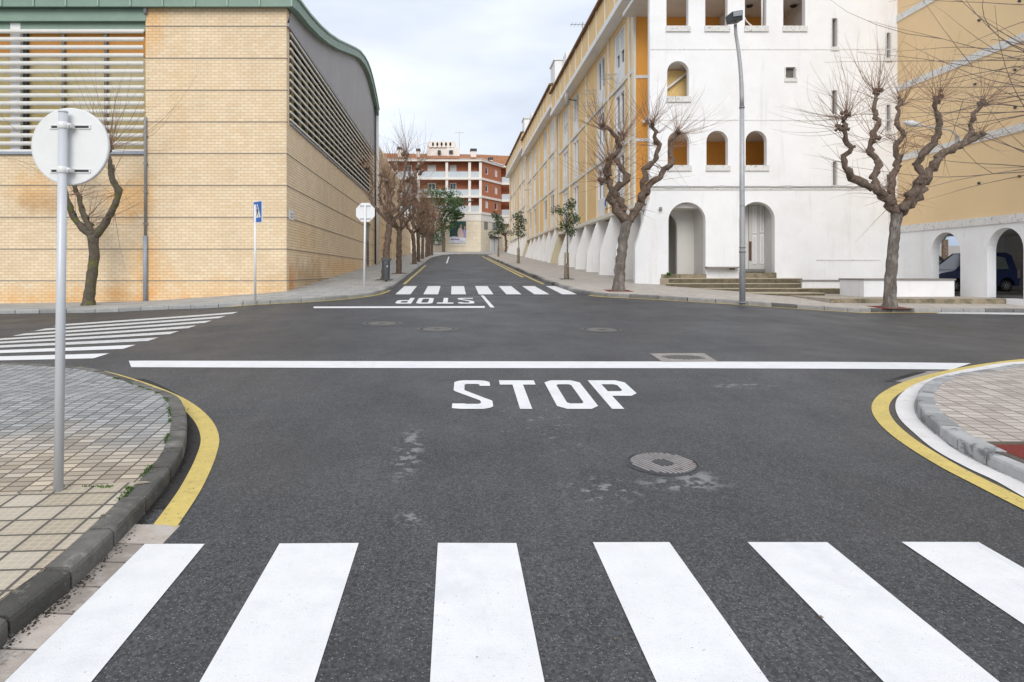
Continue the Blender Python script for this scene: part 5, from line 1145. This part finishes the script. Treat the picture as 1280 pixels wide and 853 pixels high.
mb = MB(); mb.tube(crook([B, B + Vector((.2, 0, 1.6)), B + Vector((-.1, 0, 3))], rr, .2), .18, 7); burst(mb, B + Vector((-.1, 0, 2.8)), (0, 0, 1), 40, 2.6, rr, .8, r=.05); mb.build('trunk', M_bark, t, fixn=False)
rr = random.Random(73); B = Vector((34.5, 48, 1.2)); t = thing('garden_tree', 'leafy tree seen through the left arcade arch beyond the dark car', 'tree', B)
mb = MB(); mb.tube([B, B + Vector((0, 0, 3))], .2, 8); mb.build('trunk', M_bark, t); mb = MB()
for k in range(7): leaves(mb, B + Vector((rr.gauss(0, .9), rr.gauss(0, .9), 4.0 + rr.gauss(0, .5))), (1.0, 1.0, .7), 260, .12, rr, .05)
mb.build('crown', M_leafg, t, fixn=False)
t = thing('garden_house', 'pale low house seen through the left arcade arch', 'house', (48, 66, 1)); mb = MB(); mb.box(40, 60, 66, 74, .5, 3.4); mb.build('wall', mat('pale_house', (.6, .56, .5), .9), t); mb = MB(); mb.hexa([(39.5, 65.5, 3.403), (60.5, 65.5, 3.403), (60.5, 74.5, 3.403), (39.5, 74.5, 3.403)], [(39.5, 70, 4.6), (60.5, 70, 4.6), (60.5, 70.2, 4.6), (39.5, 70.2, 4.6)]); mb.build('roof', M_str, t)
# red pits
B = G(1112, 384.5, KH); pit((B.x, B.y + .0), .5, M_redg); B = G(773, 363.5, KH); pit((B.x, B.y), .45, M_redg); B = G(1275, 570, KH); pbd = struct(drape([Vector((B.x - .12, B.y - .5)), Vector((B.x + .8, B.y - .5)), Vector((B.x + .8, B.y + .41)), Vector((B.x - .12, B.y + .41))], KH + .0005, 'pit_border', M_soil)); pit((B.x + .32, B.y - .05), .36, M_redg)
for i, (px, py, a, b) in enumerate(spots_[:4]): B = G(px, py, KH); pit((B.x, B.y), .4, M_soil)
B = G(708.5, 349, KH); pit((B.x, B.y), .35, M_soil)
mb = MB(); rr = random.Random(3); c = W(836, 345, 29.4)
for k in range(60):
    a = rr.random() * 6.28; d = Vector((math.cos(a) * .12, math.sin(a) * .10, rr.uniform(.02, .18))); p = c + Vector((rr.gauss(0, .03), rr.gauss(0, .03), 0)); s_ = .03
    mb.add([p, p + d * .6 + Vector((-d.y, d.x, 0)) * .3, p + d, p + d * .6 - Vector((-d.y, d.x, 0)) * .3], [(0, 1, 2, 3)], tint=rr.random())
tag(mb.build('weed', mat('weed_green', (.07, .16, .03), .7, .3, 9, tintamt=.4), fixn=False), 'small green weed at the left end of the mossy steps', 'plant')

# ================================================================ SIGNS AND FURNITURE
M_signback = mat('white_sign_back', (.50, .49, .535), .4, .02, 2, coord='O')
M_rim = mat('sign_rim', (.74, .75, .74), .4, .04, 6, coord='O')
B = G(73, 613.5, KH); k = B.y / F; t = thing('round_traffic_sign', 'back of a round white traffic sign on a grey pole, near left pavement', 'traffic sign', B)
cz = HC + (CY - 181.5) * k; cxs = (82 - CX) * k; rs = 48.6 * k; yb = B.y + .05
top = Vector(((79 - CX) * k, B.y, HC + (CY - 141) * k))
mb = MB(); mb.tube([B - Vector((0, 0, .05)), top], [.0330, .0315], 20); mb.lathe([(.0335, 0), (.033, .012), (.0, .018)], top, 20); mb.build('pole', mat('grey_painted_pole', (.56, .58, .61), .4, .04, 3, coord='O', metal=.1, spots=[(5, .6, .8, (.33, .34, .35), .5, (1, 1, .2))]), t)
mb = MB(); mb.lathe([(0, -.002), (rs - .012, -.002), (rs - .012, .002), (0, .002)], (cxs, yb + .022, cz), 64, 'y', smooth=False)
pl = mb.build('sign_plate', M_signback, t)
mb = MB(); mb.lathe([(rs - .012, -.016), (rs, -.02), (rs + .001, .01), (rs - .012, .006)], (cxs, yb + .022, cz), 64, 'y'); mb.build('rim', M_rim, pl)
mb = MB(); mb.lathe([(0, .0), (rs - .013, .0)], (cxs, yb + .030, cz), 48, 'y', smooth=False); mb.build('sign_face', mat('sign_white', (.8, .8, .8), .4), pl)
for (py, nm) in ((157.5, 0), (213, 1)):
    z = HC + (CY - py + 3) * k - .015
    x0 = (57 - CX) * k; x1 = (108.5 - CX) * k
    mb = MB()
    for dz in (-.0115, .0115): mb.box(x0, x1, yb - .002, yb + .019, z + dz - .0025, z + dz + .0025)
    mb.box(x0, x0 + .012, yb - .0015, yb + .019, z - .008, z + .008); mb.box(x1 - .012, x1, yb - .0015, yb + .019, z - .008, z + .008); br = mb.build('bracket', M_rim, t)
    mb = MB(); mb.box(x0 + .013, x1 - .013, yb + .002, yb + .0195, z - .0088, z + .0088); mb.build('slot', M_dark, br)
    mb = MB(); xx = top.x + (B.x - top.x) * (top.z - z) / (top.z - B.z); mb.lathe([(.0345, -.024), (.037, -.022), (.037, .022), (.0345, .024)], (xx, B.y, z), 20); mb.box(xx + .03, xx + .062, B.y - .012, yb - .002, z - .014, z + .014); mb.lathe([(0, -.012), (.009, -.012), (.009, 0), (0, 0)], (xx + .05, B.y - .013, z), 8, 'y'); mb.build('clamp', M_rim, t)
mb = MB(); a = (95 - CX) * k; mb.box(a, a + .085, yb + .0165, yb + .0192, HC + (CY - 211.5) * k, HC + (CY - 201) * k); st = mb.build('sticker', mat('sticker_cream', (.66, .64, .56), .5), t)
mb = MB(); z = HC + (CY - 203.5) * k; mb.beam((a + .012, yb + .0155, z + .004), (a + .03, yb + .0155, z - .012), .003, .003, up=(0,1,0)); mb.box(a + .02, a + .035, yb + .015, yb + .0164, z - .006, z - .002)
for q in range(3): mb.box(a + .04, a + .078 - q * .006, yb + .015, yb + .0164, z - .008 - q * .010, z - .006 - q * .010)
mb.build('print', mat('sticker_ink', (.10, .10, .10), .6), st)
# octagonal stop sign seen from behind
B = G(455, 362, KH); k = B.y / F; t = thing('octagonal_traffic_sign', 'back of a white octagonal sign on a thin white post at the far left corner', 'traffic sign', B); c = Vector(((456.5 - CX) * k, B.y + .05, HC + (CY - 265.5) * k)); r_ = 11.7 * k / math.cos(math.pi / 8)
mb = MB(); mb.slab([(r_ * math.cos(R(22.5 + 45 * i)), r_ * math.sin(R(22.5 + 45 * i))) for i in range(8)], [], c, (1,0,0), (0,0,1), (0,1,0), .02); mb.build('sign_plate', M_wpaint, t, bevel=.004)
mb = MB(); mb.tube([B - Vector((0, 0, .05)), Vector((c.x, B.y, c.z + .3))], .035, 12); mb.build('pole', M_wpaint, t)
for dz in (-.24, .24): mb = MB(); mb.box(c.x - .2, c.x + .2, c.y - .02, c.y - .003, c.z + dz - .018, c.z + dz + .018); mb.build('bracket', M_galv, t)
# pedestrian sign, turned almost edge-on
B = G(319, 376.5, KH); k = B.y / F; t = thing('pedestrian_crossing_sign', 'blue pedestrian crossing sign turned almost edge-on on a white post', 'traffic sign', B); zt_ = HC + (CY - 252) * k; zb_ = HC + (CY - 279) * k
mb = MB(); mb.tube([B - Vector((0, 0, .05)), Vector((B.x, B.y, zt_ - .1))], .036, 12); mb.build('pole', M_wpaint, t)
ang = R(47); u = Vector((math.cos(ang), -math.sin(ang) , 0)); c0 = Vector((B.x + .10, B.y - .09, zb_)) - u * .27; nn_ = Vector((u.y, -u.x, 0)); nn_ = nn_ if nn_.y < 0 else -nn_
# face turned towards the camera's left-front
wS = .54; hS = zt_ - zb_; o_ = c0
def sp(pts, d, nm, m_, par, hl=()): q = MB(); q.slab(pts, list(hl), o_ + nn_ * d, u, (0,0,1), nn_, .004); return q.build(nm, m_, par)
q = MB(); q.slab([(0, 0), (wS, 0), (wS, hS), (0, hS)], [], o_ - nn_ * .03, u, (0,0,1), nn_, .03); pl = q.build('sign_plate', M_wpaint, t)
M_sb = mat('sign_blue', (.02, .13, .45), .4, .05, 3)
sp([(.02, .02), (wS - .02, .02), (wS - .02, hS - .02), (.02, hS - .02)], .001, 'blue_field', M_sb, pl)
sp([(.07, .16), (wS - .07, .16), (wS / 2, hS - .08)], .006, 'white_triangle', mat('sign_white', (.8, .8, .8), .4), pl)
q = MB()
def pb(pts): q.slab(pts, [], o_ + nn_ * .011, u, (0,0,1), nn_, .003)
cx_ = wS / 2; pb([(cx_ - .025, .45), (cx_ + .025, .45), (cx_ + .025, .50), (cx_ - .025, .50)]); pb([(cx_ - .03, .32), (cx_ + .035, .32), (cx_ + .02, .44), (cx_ - .02, .44)]); pb([(cx_ - .10, .18), (cx_ - .07, .18), (cx_ + .01, .32), (cx_ - .03, .32)]); pb([(cx_ + .07, .18), (cx_ + .10, .18), (cx_ + .035, .32), (cx_, .32)]); pb([(cx_ - .09, .34), (cx_ - .07, .33), (cx_ - .01, .43), (cx_ - .02, .44)]); pb([(cx_ + .07, .33), (cx_ + .09, .34), (cx_ + .02, .44), (cx_ + .01, .43)])
q.build('pedestrian_symbol', M_black, pl)
# litter bin
B = G(482.5, 352, KH); k = B.y / F; t = thing('litter_bin', 'dark grey litter bin with a slanted lid at the far left kerb', 'litter bin', B)
mb = MB(); r0 = .17; H = 1.0
M_bin = mat('dark_grey_bin', (.095, .10, .11), .45, .1, 4, coord='O', wave=None)
mb.lathe([(0, .05), (r0 * .86, .05), (r0 * .9, .08), (r0, H - .16), (r0 * 1.0, H - .12)], B, 24); mb.lathe([(.05, 0), (.05, .08)], B, 10); mb.build('body', M_bin, t)
mb = MB()
for i in range(20): a = 2 * math.pi * i / 20; p = B + Vector((r0 * .97 * math.cos(a), r0 * .97 * math.sin(a), .12)); mb.beam(p, p + Vector((r0 * .06 * math.cos(a), r0 * .06 * math.sin(a), H - .32)), .012, .008, up=(-math.sin(a), math.cos(a), 0))
mb.build('ribs', M_bin, t)
mb = MB(); z = B.z + H; mb.hexa([(B.x - .2, B.y - .17, z - .12), (B.x + .16, B.y - .17, z - .12), (B.x + .16, B.y + .17, z - .12), (B.x - .2, B.y + .17, z - .12)], [(B.x - .2, B.y - .2, z + .05), (B.x + .24, B.y - .2, z + .02), (B.x + .24, B.y + .2, z + .02), (B.x - .2, B.y + .2, z + .05)]); mb.build('lid', M_bin, t, bevel=.01)
mb = MB(); mb.box(B.x + .05, B.x + .09, B.y - r0 - .006, B.y - r0 * .9, B.z + H - .36, B.z + H - .30); mb.build('sticker', M_wpaint, t)
# street lamp
B = G(928, 379, KH); k = B.y / F; t = thing('street_lamp', 'tall grey street lamp with curved top and square black head', 'street lamp', B)
Pk = lambda px, py, dy=0: Vector(((px - CX) * k, B.y + dy, HC + (CY - py) * k))
pts = [B - Vector((0, 0, .05)), Pk(928, 300), Pk(927.6, 240), Pk(927.4, 135)]
mb = MB(); mb.tube(pts, [.088, .08, .074, .066], 18); cp = [Pk(927.4, 135), Pk(927.2, 120), Pk(926.8, 105), Pk(926.0, 92), Pk(925, 80), Pk(923.6, 67), Pk(921.8, 55), Pk(919.8, 43), Pk(917.5, 32, -.1)]; mb.tube(cp, [.066 - .0026 * i for i in range(9)], 14); mb.build('pole', M_galv, t)
z = pts[-1].z; M_col = mat('grey_collar', (.2, .21, .22), .5)
mb = MB(); mb.lathe([(.078, 0), (.078, .06)], (pts[-1].x, B.y, z - .02), 16); mb.build('collar', M_col, t); mb = MB(); mb.lathe([(.080, 0), (.080, .02)], (Pk(927.8, 258).x, B.y, Pk(0, 258).z), 16); mb.build('collar', M_col, t); mb = MB(); mb.lathe([(.15, 0), (.15, .03), (.10, .035)], B, 18); mb.build('base_plate', M_col, t)
mb = MB(); c = Pk(915, 24, -.15); mb.hexa([c + Vector((-.14, -.22, -.20)), c + Vector((.18, -.22, -.16)), c + Vector((.18, .22, -.12)), c + Vector((-.14, .22, -.16))], [c + Vector((-.17, -.26, .07)), c + Vector((.16, -.26, .13)), c + Vector((.16, .26, .16)), c + Vector((-.17, .26, .10))]); hd = mb.build('lamp_head', M_dark, t, bevel=.02)
mb = MB(); mb.hexa([c + Vector((-.13, -.268, -.08)), c + Vector((.14, -.268, -.04)), c + Vector((.14, -.25, -.04)), c + Vector((-.13, -.25, -.08))], [c + Vector((-.13, -.28, .05)), c + Vector((.125, -.28, .10)), c + Vector((.125, -.26, .10)), c + Vector((-.13, -.26, .05))]); mb.build('lamp_glass', mat('lamp_glass', (.30, .32, .34), .2), hd)
mb = MB(); z = Pk(0, 316).z; mb.lathe([(.096, 0), (.096, .05)], (B.x, B.y, z), 16); mb.lathe([(.096, 0), (.096, .03)], (B.x, B.y, z + .14), 16); mb.build('tape', mat('worn_tape', (.22, .22, .23), .7, .3, 20), t)
# wall lamp on the yellow wing
yb_ = XY * F / (1197 - CX); t = thing('wall_street_lamp', 'street lamp on a long curved arm fixed to the yellow wing', 'street lamp', (XY, yb_, ZY(172, yb_)))
e_ = Vector(W(1150, 157, yb_ - .3)); b_ = Vector((XY, yb_, ZY(178, yb_)))
mb = MB(); mb.tube([b_, b_ + Vector((-.08, 0, .28)), b_ + Vector((-.3, -.05, .45)), e_], [.035, .033, .03, .028], 8); mb.box(XY - .06, XY - .003, yb_ - .08, yb_ + .08, b_.z - .2, b_.z + .25); mb.build('arm', M_galv, t)
mb = MB(); a = e_ + Vector((.1, 0, 0)); d = Vector((-.75, 0, .12)); mb.tube([a, a + d * .2, a + d * .6, a + d], [.03, .10, .13, .05], 12); mb.build('lamp_head', mat('pale_lamp_head', (.6, .61, .62), .4), t)
# hanging conduit on the white gallery opening
# ================================================================ CARS
def car(label, loc, paint, flip=1, L_=3.9, H=1.48, Wd=1.66):
    t = thing('parked_car', label, 'car', loc, 'cars under the arcade'); x0, y0, z0 = loc
    # x grows towards the front; side nearest the camera at y0
    wr = .29; xw = (.55, .55 + 2.28); 
    def arc(cx_): return [(cx_ + (wr + .05) * math.cos(a), .30 + (wr + .05) * math.sin(a)) for a in [math.pi - math.pi * i / 10 for i in range(11)]]
    side = [(.02, .28)] + arc(xw[0]) + arc(xw[1]) + [(L_ - .08, .26), (L_, .45), (L_ - .04, .68), (L_ - .30, .84), (L_ - .95, .97), (L_ - 1.25, 1.0), (.25, 1.02), (.03, .95), (-.03, .6)]
    mb = MB(); mb.slab([(x0 + a, z0 + b) for a, b in side], [], (0, y0, 0), (1,0,0), (0,0,1), (0,1,0), Wd); mb.build('body', paint, t, bevel=.05)
    gh = [(.10, .98), (.22, H - .14), (.42, H - .02), (1.2, H), (1.9, H - .03), (L_ - 1.75, H - .12), (L_ - 1.0, .98)]; kz = (H - .98) / .5
    n = len(gh); mb = MB(); vs = [(x0 + a, y0 + .06 + (b - .98) * .20, z0 + b) for a, b in gh] + [(x0 + a, y0 + Wd - .06 - (b - .98) * .20, z0 + b) for a, b in gh]
    mb.add(vs, [tuple(range(n)), tuple(range(n, 2 * n))[::-1]] + [(i, (i + 1) % n, n + (i + 1) % n, n + i) for i in range(n)]); mb.build('roof', paint, t, bevel=.03)
    for pts in ([(a_, .98 + (b_ - .98) * kz) for a_, b_ in ps__] for ps__ in ([(.42, 1.0), (.52, 1.34), (1.0, 1.40), (1.0, 1.0)], [(1.06, 1.0), (1.06, 1.40), (1.75, 1.38), (1.75, 1.0)], [(1.82, 1.0), (1.82, 1.37), (L_ - 1.80, 1.31), (L_ - 1.22, 1.02), (L_ - 1.3, 1.0)])):
        mb = MB(); m_ = len(pts); vs = [(x0 + a, y0 + .045 + (b - .98) * .20, z0 + b) for a, b in pts] + [(x0 + a, y0 + .055 + (b - .98) * .20, z0 + b) for a, b in pts]
        mb.add(vs, [tuple(range(m_)), tuple(range(m_, 2 * m_))[::-1]] + [(i, (i + 1) % m_, m_ + (i + 1) % m_, m_ + i) for i in range(m_)]); mb.build('side_window', mat('car_glass', (.26, .32, .28), .1, .2, 2, spec=.8), t)
    for cx_ in xw:
        for yy, sg in ((y0 + .03, 1), (y0 + Wd - .22, 1)):
            mb = MB(); mb.lathe([(.18, .0), (wr - .02, .0), (wr, .03), (wr, .17), (wr - .02, .2), (.18, .2)], (x0 + cx_, yy, z0 + wr), 24, 'y'); wh = mb.build('wheel', M_black, t)
            mb = MB(); c = Vector((x0 + cx_, yy - .004, z0 + wr)); mb.lathe([(0, .01), (.05, .0), (.06, .015), (.16, .02), (.19, .0), (.19, .02)], c, 24, 'y')
            for i in range(8): a = 2 * math.pi * i / 8; mb.beam(c + Vector((math.cos(a) * .05, .003, math.sin(a) * .05)), c + Vector((math.cos(a) * .17, .003, math.sin(a) * .17)), .035, .015, up=(0,1,0))
            mb.build('rim', mat('wheel_rim', (.55, .56, .57), .35, .05, 9, metal=.4), wh)
    mb = MB(); mb.box(x0 + L_ - .28, x0 + L_ + .0, y0 + .05, y0 + .3, z0 + .62, z0 + .76); mb.build('headlight', mat('headlight_glass', (.7, .75, .8), .1), t, bevel=.02); mb = MB(); mb.box(x0 - .03, x0 + .1, y0 - .01, y0 + .15, z0 + .62, z0 + .98); mb.build('tail_light', mat('tail_light', (.5, .35, .35), .2), t, bevel=.02)
    mb = MB(); mb.box(x0 + L_ - 1.4, x0 + L_ - 1.25, y0 - .16, y0 + .0, z0 + 1.0, z0 + 1.12); mb.build('mirror', paint, t, bevel=.03)
    mb = MB(); mb.box(x0 + 1.55, x0 + 1.7, y0 - .02, y0 - .003, z0 + .83, z0 + .86); mb.box(x0 + 2.35 - 1.7, x0 + .8, y0 - .02, y0 - .003, z0 + .83, z0 + .86); mb.build('door_handle', M_dark, t)
    if flip < 0:
        for ch in t.children_recursive:
            for v in ch.data.vertices: v.co.x *= -1
            ch.data.flip_normals(); ch.data.update()
    return t
M_carb = mat('dark_blue_car_paint', (.022, .045, .16), .18, .05, 2, spec=.7); M_cark = mat('black_car_paint', (.02, .024, .03), .18, .05, 2, spec=.7)
car('dark blue hatchback under the right arcade arch', (24.85, 30.0, 1.035), M_carb, flip=-1, H=1.74, L_=3.75)
car('black car seen through the left arcade arch behind the blue one', (21.8, 33.6, 1.035), M_cark, H=1.86)
# litter on the road: leaves, butts and pebbles
mb = MB(); rr = random.Random(17)
for i in range(70):
    px = rr.uniform(0, 1280); py = rr.choice((rr.uniform(600, 850), rr.uniform(470, 620))); p = G(px, py, .008 if abs(p_ := 0) == 0 else 0)
    if p.x < -2.1 or p.x > 4.2: continue
    s_ = rr.uniform(.004, .011); a = rr.random() * 6.28
    mb.add([(p.x + math.cos(a + q) * s_ * (1.6 if i_ % 2 else .6), p.y + math.sin(a + q) * s_, p.z + rr.random() * .006) for i_, q in enumerate((0, 1.57, 3.14, 4.71))], [(0, 1, 2, 3)], tint=rr.random())
o = mb.build('road_litter', mat('dry_leaf_scraps', (.12, .08, .05), .9, .5, 15, tintamt=.8), fixn=False); o['kind'] = 'stuff'
